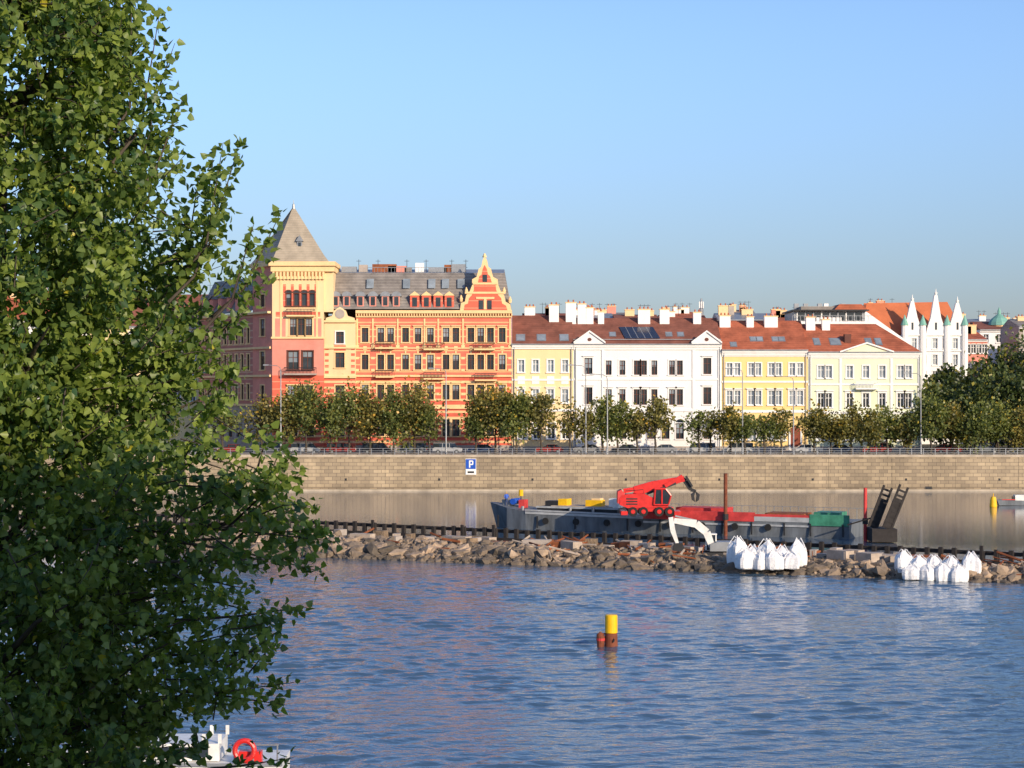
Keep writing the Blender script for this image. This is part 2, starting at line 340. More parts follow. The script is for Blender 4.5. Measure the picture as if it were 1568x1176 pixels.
for k in range(6):
    c=2+k*3.6; rb.box('side_dormers','pinkred',c-.7,c+.7,-2,.1,eave+.7,eave+3); rb.prism('side_dormers','slate',[(c-.9,eave+3),(c+.9,eave+3),(c,eave+3.9)],-3,.3)
# tower pyramid roof
rb.frame((x0,318.9,0),(1,0))
zb=TT+.7; A=[(-.1,.3),(U(505),.3),(U(505)-3.6,-7.5),(-4.6,-7.5)]
cx=U(447); cy=-3.6; apex=Z(318,323)
mid=[(cx+(a-cx)*.86,cy+(c-cy)*.86) for a,c in A]
for i in range(4):
    j=(i+1)%4
    rb.quad('tower_roof','towerslate',(*A[i],zb),(*A[j],zb),(*mid[j],zb+1.1),(*mid[i],zb+1.1))
    rb.quad('tower_roof','towerslate',(*mid[i],zb+1.1),(*mid[j],zb+1.1),(cx+.15,cy,apex),(cx-.15,cy,apex))
rb.tube('finial','metal',[(cx,cy,apex-.3),(cx,cy,apex+.5),(cx,cy,apex+.6),(cx,cy,apex+1.2)],[.25,.2,.06,.03])
rb.box('tower_dormer','metal',U(455),U(463),-.9,-2.4,zb+2.0,zb+3.4); rb.prism('tower_dormer','metal',[(U(453),zb+3.4),(U(465),zb+3.4),(U(459),zb+4.4)],-.7,-2.6)
rb.box('tower_dormer','glass',U(457),U(461),-.85,-.89,zb+2.2,zb+3.2)
# main mansard
rb.frame((x0,320,0),(1,0))
mz=Z(418,323.5)
rb.quad('roof','slate',(U(497),.35,eave+.5),(U(783),.35,eave+.5),(U(772),-3.6,mz),(U(497),-3.6,mz))
rb.quad('roof','metal',(U(497),-3.6,mz),(U(772),-3.6,mz),(U(772),-10,mz+1.0),(U(497),-10,mz+1.0))
rb.quad('roof','slate',(U(497),-10,mz+1),(U(772),-10,mz+1),(U(783),-14,eave),(U(497),-14,eave))
rb.quad('roof','slate',(U(783),.35,eave+.5),(U(772),-3.6,mz),(U(772),-10,mz+1),(U(783),-14,eave))
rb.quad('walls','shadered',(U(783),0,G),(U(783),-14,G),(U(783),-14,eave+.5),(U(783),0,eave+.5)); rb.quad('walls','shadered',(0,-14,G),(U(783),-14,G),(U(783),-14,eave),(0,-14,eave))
for c,t in[(514,0),(531,0),(552,0),(571,0),(590,0),(607,0)]:
    u=U(c); rb.box('dormers','slate',u-.65,u+.65,-3,.05,eave+.9,eave+2.6); rb.box('dormers','pinkred',u-.55,u+.55,.054,.075,eave+.95,eave+2.6); rb.box('dormers','glass',u-.35,u+.35,.077,.1,eave+1.1,eave+2.5)
    rb.prism('dormers','metal',[(u+.85*math.cos(a),eave+2.6+.8*math.sin(a)) for a in np.linspace(0,math.pi,8)],-3.2,.2)
for c in(635,653,671,688):
    u=U(c); rb.box('dormers','redbrick',u-.75,u+.75,-3,.15,eave+.55,eave+2.7); rb.box('dormers','glass',u-.4,u+.4,.155,.18,eave+.9,eave+2.4)
    rb.prism('dormers','creamtrim',[(u-.9,eave+2.7),(u+.9,eave+2.7),(u,eave+3.4)],-3.2,.3)
for c,w,h,m in((530,2.5,1.2,'metal'),(552,1.4,1.5,'stone'),(585,4,1.6,'rust'),(605,3,1.3,'pinkred'),(622,1.2,1.0,'slate'),(640,1.4,1.8,'whitetrim'),(668,3,1.0,'metal'),(684,1.2,1.5,'rust'),(700,2.4,1.6,'metal')):
    rb.box('chimneys',m,U(c)-w/2,U(c)+w/2,-7,-5.6,mz,mz+h)
for c in(545,575,620,650,690,712): rb.tube('aerials','dark',[(U(c),-6,mz),(U(c),-6,mz+2.4)],[.06,.04],5); rb.box('aerials','dark',U(c)-.4,U(c)+.4,-6.03,-5.97,mz+2.1,mz+2.16)
for c in(655,700,560,616,676): rb.quad('rooflights','glass_pale',(U(c),-1.55,eave+4.0),(U(c+11),-1.55,eave+4.0),(U(c+11),-2.5,eave+5.6),(U(c),-2.5,eave+5.6))
rb.box('terrace_rail','metal',U(560),U(715),-3.8,-3.9,mz+.9,mz+.98)
for k in range(30): rb.box('terrace_rail','metal',U(560)+k*.56,U(560)+k*.56+.05,-3.82,-3.88,mz,mz+.9)
# big gable
gp=[(704,479),(706,464),(712,462),(714,452),(719,447),(723,437),(723,428),(730,424),(733,412),(737,409),(739,399),(742,392),(746,399),(748,409),(752,412),(755,424),(762,428),(763,437),(767,447),(772,452),(774,462),(781,466),(784,479)]
rb.prism('street_gable','creamtrim',[(U(a),Z(c)) for a,c in gp],.5,-.4)
cxp,cyp=743,462
rb.prism('gable_brick','redbrick',[(U(cxp+(a-cxp)*.84),Z(min(477,cyp+(c-cyp)*.84+3))) for a,c in gp],.503,.56)
for a,c in((733,740),(746,753)): rb.box('gable_windows','glass',U(a),U(c),.57,.6,Z(474),Z(460))
rb.box('gable_trim','creamtrim',U(729),U(757),.57,.66,Z(458),Z(455)); rb.box('gable_trim','creamtrim',U(741),U(745),.57,.66,Z(474),Z(458))
rb.box('gable_trim','creamtrim',U(712),U(774),.565,.64,Z(450),Z(447)); rb.box('gable_trim','creamtrim',U(724),U(762),.565,.66,Z(436),Z(433)); rb.box('gable_windows','glass',U(739),U(746),.57,.6,Z(432),Z(421))
for a,c in((706,462),(781,464),(714,450),(772,450)): rb.tube('gable_urns','creamtrim',[(U(a),.05,Z(c)),(U(a),.05,Z(c)+.5),(U(a),.05,Z(c)+1.1)],[.22,.3,.06],6)
rb.tube('gable_finial','creamtrim',[(U(742),0,Z(394)),(U(742),0,Z(388))],[.4,.12],6)
rb.finish()

# ---------------------------------------------------------------- row houses
def roof(b,u0,u1,ze,zr,m,depth=12.,hipR=0,hipL=0,ov=.5):
    h=depth/2
    b.add('roof',[b.pt(*p) for p in((u0,ov,ze),(u1,ov,ze),(u1-hipR,-h-2,zr),(u0+hipL,-h-2,zr),(u0,-depth-2,ze),(u1,-depth-2,ze))],[(0,1,2,3),(3,2,5,4),(0,3,4),(1,5,2)],m)
    b.box('gutter','metal',u0,u1,ov-.02,ov+.14,ze-.1,ze+.06)
def slopept(u,t,ze,zr,h=8.0,ov=.5,up=.06):
    return (u,ov-t*(h+ov),ze+t*(zr-ze)+up)
def rooflight(b,u,t,ze,zr,w=1.0,l=.12,m='glass_pale'):
    p=[slopept(u,t,ze,zr),slopept(u+w,t,ze,zr),slopept(u+w,t+l,ze,zr),slopept(u,t+l,ze,zr)]
    b.quad('rooflight_panes',m,*p)
    q=[slopept(u-.12,t-.02,ze,zr,up=.03),slopept(u+w+.12,t-.02,ze,zr,up=.03),slopept(u+w+.12,t+l+.02,ze,zr,up=.03),slopept(u-.12,t+l+.02,ze,zr,up=.03)]
    b.quad('rooflight_frames','metal',*q)
def shell(b,w,ze,m,depth=14):
    b.quad('walls',m,(0,0,G),(0,-depth,G),(0,-depth,ze),(0,0,ze)); b.quad('walls',m,(w,0,G),(w,-depth,G),(w,-depth,ze),(w,0,ze)); b.quad('walls',m,(0,-depth,G),(w,-depth,G),(w,-depth,ze),(0,-depth,ze))
def chim(b,u,w,h,ze,zr,wy=-6,m='whitetrim',d=1.1):
    b.box('chimneys',m,u,u+w,wy-d,wy,ze,zr+h); b.box('chimney_caps','creamtrim',u-.08,u+w+.08,wy-d-.08,wy+.08,zr+h,zr+h+.15)
    n=max(1,int(w/.6))
    for i in range(n): b.tube('chimney_pots','rooftile',[(u+(i+.5)*w/n,wy-d/2,zr+h+.15),(u+(i+.5)*w/n,wy-d/2,zr+h+.55)],[.14,.12],6)

def rowhouse(name,p0,p1,ye,yr,wm,tm,rows,roofm,bands=(),hipR=0,hipL=0,base='stone',setb=0.0):
    xx=X(p0); b=B(name,(xx,320+setb,0)); w=X(p1)-xx; ze=Z(ye); zr=Z(yr,328)
    wins=[]
    for cols,y0,y1,ww,k in rows: wins+=wrow(cols,y0,y1,ww,xx,**k)
    b.facade(wm,0,w,G,ze,wins,fr='whitetrim',tr=tm)
    shell(b,w,ze,wm)
    b.box('cornice',tm,0.02,w-.02,.003,.42,ze-.45,ze-.12); b.box('cornice',tm,0.02,w-.02,.003,.22,ze-.8,ze-.453)
    for y,h in bands: b.box('string_courses',tm,0.02,w-.02,.003,.13,Z(y),Z(y)+h)
    b.box('plinth',base,0.02,w-.02,.003,.15,G,G+.8)
    for u in(.35,w-.35): b.tube('downpipes','metal',[(u,.2,G),(u,.2,ze-.5)],[.07,.07],6)
    roof(b,0,w,ze,zr,roofm,hipR=hipR,hipL=hipL)
    return b,xx,w,ze,zr
H=dict(hood=True,glass='glass_pale'); P0=dict(glass='glass_pale')
b,xx,w,ze,zr=rowhouse('yellow_row_house',784,878,527,483,'yellow2','whitetrim',
  [([798,820,843,865],551,570,1.0,P0),([798,820,843,865],596,617,1.05,H),([800,822,844,866],648,672,1.2,dict(tw=.25))],'roofbrown',[(583,.3),(630,.4)])
for c in(791,823,858): rooflight(b,X(c)-xx,.12,ze,zr,1.3,.2)
chim(b,X(842)-xx,1.6,1.6,ze,zr); chim(b,X(868)-xx,1.7,2.0,ze,zr)
for k,c in enumerate((798,820,843,865)): b.box('window_panels','whitetrim',X(c)-xx-.6,X(c)-xx+.6,.004,.05,Z(588),Z(576))
b.finish()
dk=dict(fr='brown',tw=.22)
b,xx,w,ze,zr=rowhouse('white_row_house',878,1105,527,487,'white','whitetrim',
  [([901,1083],548,573,1.3,dict(fr='brown',hood=True)),([932,953,975,986,1002,1029,1041],552,574,.95,dk),
   ([901,1083],593,619,1.3,dict(fr='brown',hood=True)),([932,953,975,986,1002,1029,1041],596,620,1.0,dict(fr='brown',hood=True,tw=.2)),
   ([901,932,953,975,997,1019,1041,1083],648,672,1.3,dict(fr='brown',arch=True,tw=.15))],'roofbrown',[(536,.25),(582,.3),(630,.45)])
for c0,c1 in((880,925),(1060,1103)):
    a,c=X(c0)-xx,X(c1)-xx
    b.box('risalit_corners','whitetrim',a,a+.4,.004,.14,G+.8,ze-.8); b.box('risalit_corners','whitetrim',c-.4,c,.004,.14,G+.8,ze-.8)
    b.prism('pediments','white',[(a-.1,ze-.1),(c+.1,ze-.1),(c+.1,ze+.15),((a+c)/2,ze+1.95),(a-.1,ze+.15)],.6,-1.5)
    m=(a+c)/2
    b.prism('pediment_cornice','whitetrim',[(a-.2,ze+.1),(m,ze+1.95),(c+.2,ze+.1),(c+.2,ze+.4),(m,ze+2.25),(a-.2,ze+.4)],.603,.85)
    b.prism('pediment_medallion','brown',[(m+.35*math.cos(t),ze+.75+.3*math.sin(t)) for t in np.linspace(0,6.28,11)[:-1]],.603,.63)
b.quad('solar_panels','solar',*[slopept(X(c)-xx,t,ze,zr,up=.15) for c,t in((958,.18),(1012,.18),(1003,.62),(950,.62))])
for k in range(1,5): b.quad('solar_frames','metal',*[slopept(X(c)-xx,t,ze,zr,up=.17) for c,t in((956+k*10.8,.18),(957+k*10.8,.18),(950+k*10.6,.62),(949+k*10.6,.62))])
for c,ww,h in((884,1.4,2.2),(897,1.2,1.6),(915,1.0,.9),(976,2.0,1.3),(1009,1.6,1.3),(1060,1.3,.8)): chim(b,X(c,328)-xx,ww,h,ze,zr)
for c in(935,1022,1040): rooflight(b,X(c)-xx,.3,ze,zr,.9,.14)
b.box('snow_guard','metal',0,w,-.4,-.45,ze+.75,ze+.85)
b.finish()
b,xx,w,ze,zr=rowhouse('ochre_row_house',1105,1237,536,491,'yellow','whitetrim',
  [([1117,1129,1150,1161,1181,1192,1213,1225],556,575,.95,P0),([1117,1129,1150,1161,1181,1192,1213,1225],598,620,1.0,H),([1117,1131,1152,1166,1182,1197],650,674,1.15,dict(tw=.2,glass='glass_pale'))],'rooftile',[(546,.2),(586,.3),(632,.45)])
u=X(1218)-xx; b.box('door','door',u-.8,u+.8,.004,.1,G+.1,G+3.3); b.prism('door','door',[(u+.8*math.cos(a),G+3.3+.8*math.sin(a)) for a in np.linspace(0,math.pi,9)],.004,.1); b.box('door_surround','whitetrim',u-1.1,u-.8,.16,.2,G,G+3.3); b.box('door_surround','whitetrim',u+.8,u+1.1,.16,.2,G,G+3.3)
for c in(1152,1162,1186,1196,1120): rooflight(b,X(c)-xx,.3 if c>1125 else .12,ze,zr,.9,.13)
chim(b,X(1108)-xx,1.8,.7,ze,zr); chim(b,X(1150)-xx,1.2,.5,ze,zr); chim(b,X(1178)-xx,2.2,.6,ze,zr)
b.finish()
b,xx,w,ze,zr=rowhouse('pale_green_row_house',1237,1411,539,496,'green','whitetrim',
  [([1257,1269,1301,1326,1351,1379,1391],560,579,1.05,P0),([1257,1269,1301,1326,1351,1379,1391],602,624,1.05,dict(tw=.22,hood=True)),([1257,1271,1300,1326,1352,1378,1392],652,674,1.2,dict(tw=.2,glass='glass_pale'))],'rooftile',[(549,.2),(590,.3),(634,.45)],hipR=6)
a,c=X(1289)-xx,X(1364)-xx; m=(a+c)/2
b.prism('pediments','green',[(a,ze-.1),(c,ze-.1),(m,ze+1.35)],.45,-3); b.prism('pediment_cornice','whitetrim',[(a-.4,ze-.1),(m,ze+1.35),(c+.4,ze-.1),(c+.4,ze+.15),(m,ze+1.6),(a-.4,ze+.15)],.453,.75)
balcony(b,X(1326)-xx,3.6,Z(594),m='whitetrim',st='whitetrim')
for c in (1240,1287,1365,1407): b.box('lesenes','whitetrim',X(c)-xx-.2,X(c)-xx+.2,.004,.11,Z(629),Z(549))
b.box('roof_dormer','brown',X(1297)-xx,X(1307)-xx,-3.6,-2.2,ze+1.4,ze+3); 
for c in(1250,1275,1330,1345): rooflight(b,X(c)-xx,.25,ze,zr,1.6 if c==1275 else .9,.22)
chim(b,X(1243)-xx,1.5,1.0,ze,zr); chim(b,X(1268)-xx,1.3,.6,ze,zr)
b.finish()

# penthouse behind the green house
b=B('glazed_penthouse_building',(X(1213,345),345,0)); w=X(1335,345)-X(1213,345)
zt=lambda y:Z(y,345)
b.box('walls','white',0,w,-14,0,G,zt(492)); b.box('storey','metal',.5,w-1,-13,-1,zt(492),zt(476)); b.box('storey_glass','glass',1,w-1.5,-1.003,-.9,zt(490),zt(478))
for k in range(9): b.box('storey_mullions','whitetrim' if k%3==0 else 'metal',1+k*(w-2.5)/8-.1,1+k*(w-2.5)/8+.1,-.899,-.8,zt(491),zt(477))
b.box('roof_slab','dark',0,w-.5,-13.5,.2,zt(476),zt(474)); b.box('roof_slab','slate',2,w*.6,-11,-3,zt(474),zt(468)); b.prism('tile_roof','rooftile',[(w*.55,zt(474)),(w-.3,zt(474)),(w-1.5,zt(465)),(w*.62,zt(465))],-12,-2)
for c in(.1,.22,.4,.48,.7): b.box('chimneys',random.choice(['metal','whitetrim','rust']),w*c,w*c+.8,-8,-7,zt(474),zt(462))
for k in range(20): b.box('rail','metal',k*w/20,k*w/20+.07,.05,.12,zt(492),zt(484))
b.box('rail','metal',0,w,.04,.13,zt(484),zt(483.3)); b.box('walls_upper','white',w*.3,w*.62,-1,0,zt(492),zt(486)); b.finish()

# white neo-gothic house with three spires
D=365; b=B('white_gothic_gabled_house',(X(1385,D),D,0)); q=lambda px:X(px,D)-X(1385,D); zz=lambda y:Z(y,D)
w=q(1478)
wins=[(q(c)-.45,q(c)+.45,zz(y+9),zz(y-7),dict(tw=.12,glass='glass_pale' if y<560 else 'glass')) for c in(1400,1415,1432,1448,1463) for y in(525,550,575)]
b.facade('white',0,w,G,zz(512),wins,fr='whitetrim',tr='whitetrim'); b.box('body','white',0,w,-12,-.3,G,zz(512))
for c,t in((1397,461),(1433,452),(1466,464)):
    u=q(c)
    b.prism('gables','white',[(u-1.8,zz(512)),(u+1.8,zz(512)),(u+1.6,zz(502)),(u+.95,zz(486)),(u+.28,zz(t)),(u-.28,zz(t)),(u-.95,zz(486)),(u-1.6,zz(502))],.15,-.8)
    b.tube('spire_finials','whitetrim',[(u,0,zz(t)),(u,0,zz(t)+.5),(u,0,zz(t)+.55),(u,0,zz(t)+1.2)],[.2,.32,.12,.05],6)
    b.box('gable_slots','glass',u-.18,u+.18,.153,.18,zz(505),zz(494))
for c in(1385,1413,1450,1477):
    u=q(c); b.tube('turrets','white',[(u,.1,G+5),(u,.1,zz(505)),(u,.1,zz(498))],[.6,.6,.55],8); b.tube('turret_caps','copper',[(u,.1,zz(498)),(u,.1,zz(482))],[.75,.04],8)
b.box('string','whitetrim',-.2,w+.2,.005,.25,zz(538),zz(536)); b.box('string','whitetrim',-.2,w+.2,.005,.25,zz(514),zz(511.5))
b.add('roof',[b.pt(*p) for p in((-6,-.9,zz(512)),(w,-.9,zz(512)),(w-2,-6,zz(460)),(-6.5,-6,zz(462)),(-6,-12,zz(512)),(w,-12,zz(512)))],[(0,1,2,3),(3,2,5,4),(1,5,2)],'rooforange')
b.add('firewall_gable',[b.pt(*p) for p in((-7.8,1.0,zz(478)),(-7.2,1.0,zz(478)),(.2,1.0,zz(522)),(.2,1.0,zz(540)),(-9,1.0,zz(540)),(-9.2,1.0,zz(490)))],[(0,1,2,3,4,5)],'white')
b.box('left_wing','white',-9,0,-12,.95,G,zz(524)); b.add('left_roof',[b.pt(*p) for p in((-14,1.1,zz(500)),(-7.6,1.1,zz(482)),(-6,-5.9,zz(463)),(-9,-5.9,zz(472)))],[(0,1,2,3)],'rooforange')
b.finish()

def simple_house(name,p0,p1,D,ye,yr,wm,rm,nch=3,cols=6):
    xx=X(p0,D); w=X(p1,D)-xx; b=B(name,(xx,D,0)); ze=Z(ye,D); zr=Z(yr,D+6)
    fl=[]
    z=ze-2.6
    while z>max(G+1,ze-16):
        for k in range(cols):
            c=w*(k+.5)/cols; fl.append((c-.5,c+.5,z,z+1.7))
        z-=3.6
    b.facade(wm,0,w,G,ze,fl,tw=.12); shell(b,w,ze,wm); 
    b.box('cornice','whitetrim',0,w,.003,.35,ze-.4,ze-.05)
    roof(b,0,w,ze,zr,rm,depth=12)
    for k in range(nch): chim(b,random.uniform(.3,w-2),random.uniform(.8,2.2),random.uniform(.3,1.3),ze,zr,m=random.choice(['whitetrim','cream','stone','pinkred']))
    for q_ in range(3):
        u=random.uniform(1,w-1); b.tube('aerial','dark',[(u,-7,zr-.2),(u,-7,zr+1.9)],[.05,.03],5); b.box('aerial_bars','dark',u-.5,u+.5,-7.05,-7,zr+1.6,zr+1.66)
    return b.finish()
for a in [(800,870,352,494,479,'cream','roofbrown'),(872,940,360,492,479,'white','metal'),(942,1010,356,492,481,'white','roofbrown'),(1012,1085,362,494,482,'yellow2','rooftile'),(1100,1190,358,490,479,'cream','metal'),(1185,1240,366,492,484,'white','rooftile'),
          (905,960,400,486,478,'pinkred','slate'),(1030,1070,405,488,477,'white','rooftile'),(1120,1160,410,486,474,'white','slate'),(1335,1390,400,486,470,'white','rooftile'),
          (1478,1512,372,520,508,'pinkred','rooftile'),(1500,1600,395,505,492,'white','roofbrown'),(1560,1680,372,500,488,'stone','slate'),(1640,1780,345,520,488,'yellow','rooftile'),
          (120,330,352,500,450,'yellow2','roofbrown'),(-120,110,350,490,445,'white','rooftile'),(1470,1530,420,500,488,'cream','metal'),(-420,-130,345,500,455,'cream','roofbrown')]:
    simple_house('town_house',*a,cols=max(4,int((a[1]-a[0])*a[2]/F/2.6)))
D=400; b=B('domed_church_tower',(X(1530,D),D,0)); z=lambda y:Z(y,D)
b.tube('drum','cream',[(0,0,G),(0,0,z(508)),(0,0,z(498))],[2.2,2.2,2.0],12)
b.tube('dome','copper',[(0,0,z(498)),(0,0,z(493)),(0,0,z(488)),(0,0,z(484)),(0,0,z(480))],[2.3,2.1,1.6,.9,.15],12); b.tube('lantern','copper',[(0,0,z(481)),(0,0,z(476)),(0,0,z(470))],[.35,.35,.03],8)
for k in range(8):
    a=k*math.pi/4; b.tube('openings','dark',[(2.15*math.cos(a),2.15*math.sin(a),z(508)),(2.15*math.cos(a),2.15*math.sin(a),z(501))],[.3,.3],6)
b.finish()
b=B('radio_mast',(X(1074,370),370,0)); b.tube('mast','metal',[(0,0,G),(0,0,Z(475,370)),(0,0,Z(457,370))],[.5,.4,.15],6)
for k in range(3): b.box('panels','whitetrim',-.5+.35*k,-.3+.35*k,.45,.6,Z(472,370),Z(462,370))
b.finish()

# ---------------------------------------------------------------- street lamps & cars
def lamp(px,top,dirn=1,D=302):
    b=B('street_lamp',(X(px,D),D,0)); zt=Z(top,D)
    b.tube('pole','metal',[(0,0,G),(0,0,G+1.2),(0,0,G+1.25),(0,0,zt-.8)],[.17,.16,.12,.07])
    b.tube('arm','metal',[(0,0,zt-.8),(-.1*dirn,0,zt-.3),(-.6*dirn,0,zt),(-1.9*dirn,0,zt+.1)],[.07,.06,.055,.05],6)
    b.box('head','metal',min(-1.9*dirn,-2.7*dirn),max(-1.9*dirn,-2.7*dirn),-.18,.18,zt+.02,zt+.2); b.finish()
for px,t in((683,565),(897,560),(930,574),(1137,565),(1215,577),(1410,572),(430,560),(1640,570)): lamp(px,t)
def car_proto(name,L=4.3,Hh=1.45,van=False):
    b=B(name,(0,0,0)); k=L/2
    bd=[(-k,.35),(-k-.03,.6),(-k+.1,.9),(-k+.95,.98),(k-.35,1.0),(k-.02,.85),(k,.4)]
    b.prism('body','car0',bd,-.86,.86)
    if van: g0=[(-k+.5,.98),(-k+1.1,Hh-.05),(k-.1,Hh-.05),(k-.1,1.0)]
    else: g0=[(-k+1.0,.97),(-k+1.75,Hh-.05),(k-1.0,Hh-.05),(k-.4,.99)]
    n=4; v=[b.pt(x,s*(.80 if i in(0,3) else .62),z) for s in(-1,1) for i,(x,z) in enumerate(g0)]
    b.add('windows',v,[(0,1,2,3),(7,6,5,4),(0,4,5,1),(1,5,6,2),(2,6,7,3)],'glass')
    b.box('roof','car0',g0[1][0]-.03,g0[2][0]+.03,-.64,.64,Hh-.045,Hh)
    for x in(-k+.85,k-.85):
        for s in(-1,1): b.tube('wheels','rubber',[(x,s*.66,.33),(x,s*.88,.33)],[.33,.33],14); b.tube('hubs','metal',[(x,s*.87,.33),(x,s*.895,.33)],[.2,.18],10)
    for s in(-1,1): b.box('lights','whitetrim',-k-.04,-k+.05,s*.7-.15,s*.7+.15,.65,.8); b.box('tail_lights','redpaint',k-.1,k+.01,s*.7-.12,s*.7+.12,.65,.85)
    for x in(-.35,.75): 
        for s in(-1,1): b.box('pillars','car0',x-.04,x+.04,s*.72-.09,s*.72+.09,.97,Hh-.06)
    return b.finish()
pr=[car_proto('parked_car'),car_proto('parked_car',4.6,1.7,True)]
xcar=-44
pr[0].location=(-49,307.6,G); pr[1].location=(-54,307.6,G)
while xcar<95:
    if random.random()<.85: copy_of(random.choice(pr),(xcar,307.6,G),random.choice([0,math.pi]),1,'parked_car','car%d'%random.randrange(6))
    xcar+=5.2+random.random()*.8

# ---------------------------------------------------------------- foliage
def leaf_mesh(C,Dr,size,tint,shape='leaf'):
    n=len(C); Dr=Dr/np.linalg.norm(Dr,axis=1,keepdims=True)
    r=np.random.normal(size=(n,3)); s=np.cross(Dr,r); s/=np.linalg.norm(s,axis=1,keepdims=True); nn=np.cross(Dr,s)
    if shape=='leaf': T=[(0,0,0),(.46,.22,.10),(.30,.62,.08),(0,1.05,-.05),(-.30,.62,.08),(-.46,.22,.10)]; Fq=[(0,1,2,3),(0,3,4,5)]
    else: T=[(-.5,0,0),(.5,.1,.1),(.4,1,0),(-.45,.9,.15)]; Fq=[(0,1,2,3)]
    k=len(T); V=np.zeros((n,k,3))
    for i,(a,b_,c) in enumerate(T): V[:,i]=C+(s*a+Dr*b_+nn*c)*size[:,None]
    Fc=np.array(Fq)[None]+np.arange(n)[:,None,None]*k
    return V.reshape(-1,3),Fc.reshape(-1,4),np.repeat(tint,k)
def build_tree(name,wood,leaves,lm,loc=(0,0,0)):
    wv,wf=wood; lv,lf,lt=leaves
    nv=len(wv); V=np.concatenate([np.array(wv).reshape(-1,3),lv]); 
    me=bpy.data.meshes.new(name); nf=len(wf)+len(lf)
    me.vertices.add(len(V)); me.vertices.foreach_set('co',V.astype(np.float32).ravel())
    Fa=np.concatenate([np.array(wf).reshape(-1,4),lf+nv]).astype(np.int32)
    me.loops.add(nf*4); me.loops.foreach_set('vertex_index',Fa.ravel())
    me.polygons.add(nf); me.polygons.foreach_set('loop_start',np.arange(0,nf*4,4,dtype=np.int32)); 
    me.materials.append(M['bark']); me.materials.append(M[lm])
    mi=np.ones(nf,dtype=np.int32); mi[:len(wf)]=0; me.polygons.foreach_set('material_index',mi)
    me.update(calc_edges=True); me.validate()
    at=me.attributes.new('tint','FLOAT','POINT'); at.data.foreach_set('value',np.concatenate([np.zeros(nv),lt]).astype(np.float32))
    o=bpy.data.objects.new(name,me); o.location=loc; COL.objects.link(o); return o
def tubeq(W,pts,rads,n=6):
    vs,fs=W; k=len(vs); pts=[Vector(p) for p in pts]
    for i,p in enumerate(pts):
        t=(pts[min(i+1,len(pts)-1)]-pts[max(i-1,0)]).normalized(); x=t.orthogonal().normalized(); y=t.cross(x)
        for j in range(n):
            a=2*math.pi*j/n; vs.append(tuple(p+(x*math.cos(a)+y*math.sin(a))*rads[i]))
    for i in range(len(pts)-1):
        for j in range(n): fs.append((k+i*n+j,k+i*n+(j+1)%n,k+(i+1)*n+(j+1)%n,k+(i+1)*n+j))
def quay_tree(name,h,r,seed,n=3200,lm='leafolive',ls=.42,loc=(0,0,0),low=.14):
    """broad irregular crown whose skirts come down close to the ground"""
    rs=np.random.RandomState(seed); W=([],[])
    tz=h*.25; lean=rs.uniform(-.05,.05)*h
    tubeq(W,[(0,0,0),(.1,0,tz*.5),(0,.1,tz),(lean,0,h*.75)],[.22,.17,.14,.05])
    Cs=[];Ds=[];T=[]
    nc=int(20+h*2.2); zc=h*(1+low)/2; rz=h*(1-low)/2
    ax=rs.uniform(.8,1.2)
    for i in range(nc):
        v=rs.normal(size=3); v/=np.linalg.norm(v); rr=rs.uniform(.3,.9)
        wz=1.0-.35*max(0,v[2])
        c=np.array([r*ax*v[0]*rr*wz+lean*.5,r*v[1]*rr*wz,zc+rz*v[2]*rr*rs.uniform(.75,1.08)])
        tubeq(W,[(lean*.2,0,min(c[2],tz+rs.uniform(0,h*.3))),tuple(c*.5+np.array([0,0,h*.2])),tuple(c)],[.08,.05,.02],4)
        m=int(n/nc*rs.uniform(.35,1.6)); cr=r*rs.uniform(.16,.36)
        p=rs.normal(size=(m,3))*cr*.7; Cs.append(c+p*np.array([1,1,.9])); Ds.append(p+rs.normal(size=(m,3))*.6+[0,0,-.2]); 
        T.append(np.clip(rs.normal(.45+rs.uniform(-.25,.3),.2,m)+p[:,2]*.12,0,1))
    C=np.concatenate(Cs);Dd=np.concatenate(Ds);t=np.concatenate(T)
    C[:,2]=np.maximum(C[:,2],.3)
    return build_tree(name,W,leaf_mesh(C,Dd,rs.uniform(.5,1.3,len(C))*ls,t,'q'),lm,loc)
tl=[(438,10.2,3.4,2200),(468,12,4.5,3400),(505,9.6,3,1800),(534,11.8,3.8,2600),(566,11.4,3.4,2400),(602,10.4,3.4,2700),(634,11.0,4.0,3200),(657,8.6,2.4,1200),(728,9.2,2.8,1700),(758,11.8,4.6,4200),(790,11,3.8,3200),(828,9.8,3.2,1900),(872,8.2,2.3,550),(898,8.8,2.5,700),(922,9.8,2.9,1600),(945,9.4,2.9,1800),(975,8.6,2.6,1100),(1003,10,2.9,1600),(1070,8,2.3,600),(1088,7.4,2,500),(1118,7.8,2.8,2100),(1140,6.8,2.3,1500),(1170,7.2,2.4,1000),(1196,8.2,2.3,900),(1246,7.6,3.0,2100),(1272,7.2,2.9,2300),(1303,8,3.1,1700),(1330,7.2,2.9,2100),(1358,7.9,3.2,1900),(1388,7,2.9,2100),(1425,9.2,3.8,2800),(1458,8.4,3.5,2500),(1492,7.8,3.4,2400),(1528,8,3.5,2400),(1562,7.8,3.4,2300),(1610,8,4,1200),(400,9.5,4,1500),(340,9,4,1000),(250,9,4.2,900),(150,10,4.2,900),(50,9,4,900)]
rt=random.Random(9)
for i,(px,h,r,n) in enumerate(tl):
    D=rt.uniform(303.2,306.0)
    quay_tree('embankment_tree',h*rt.uniform(.95,1.06),r,i+20,n=n,loc=(X(px,D),D,G),ls=.33,lm=rt.choice(['leafolive','leafgreen','leafgreen']),low=rt.uniform(.1,.22))
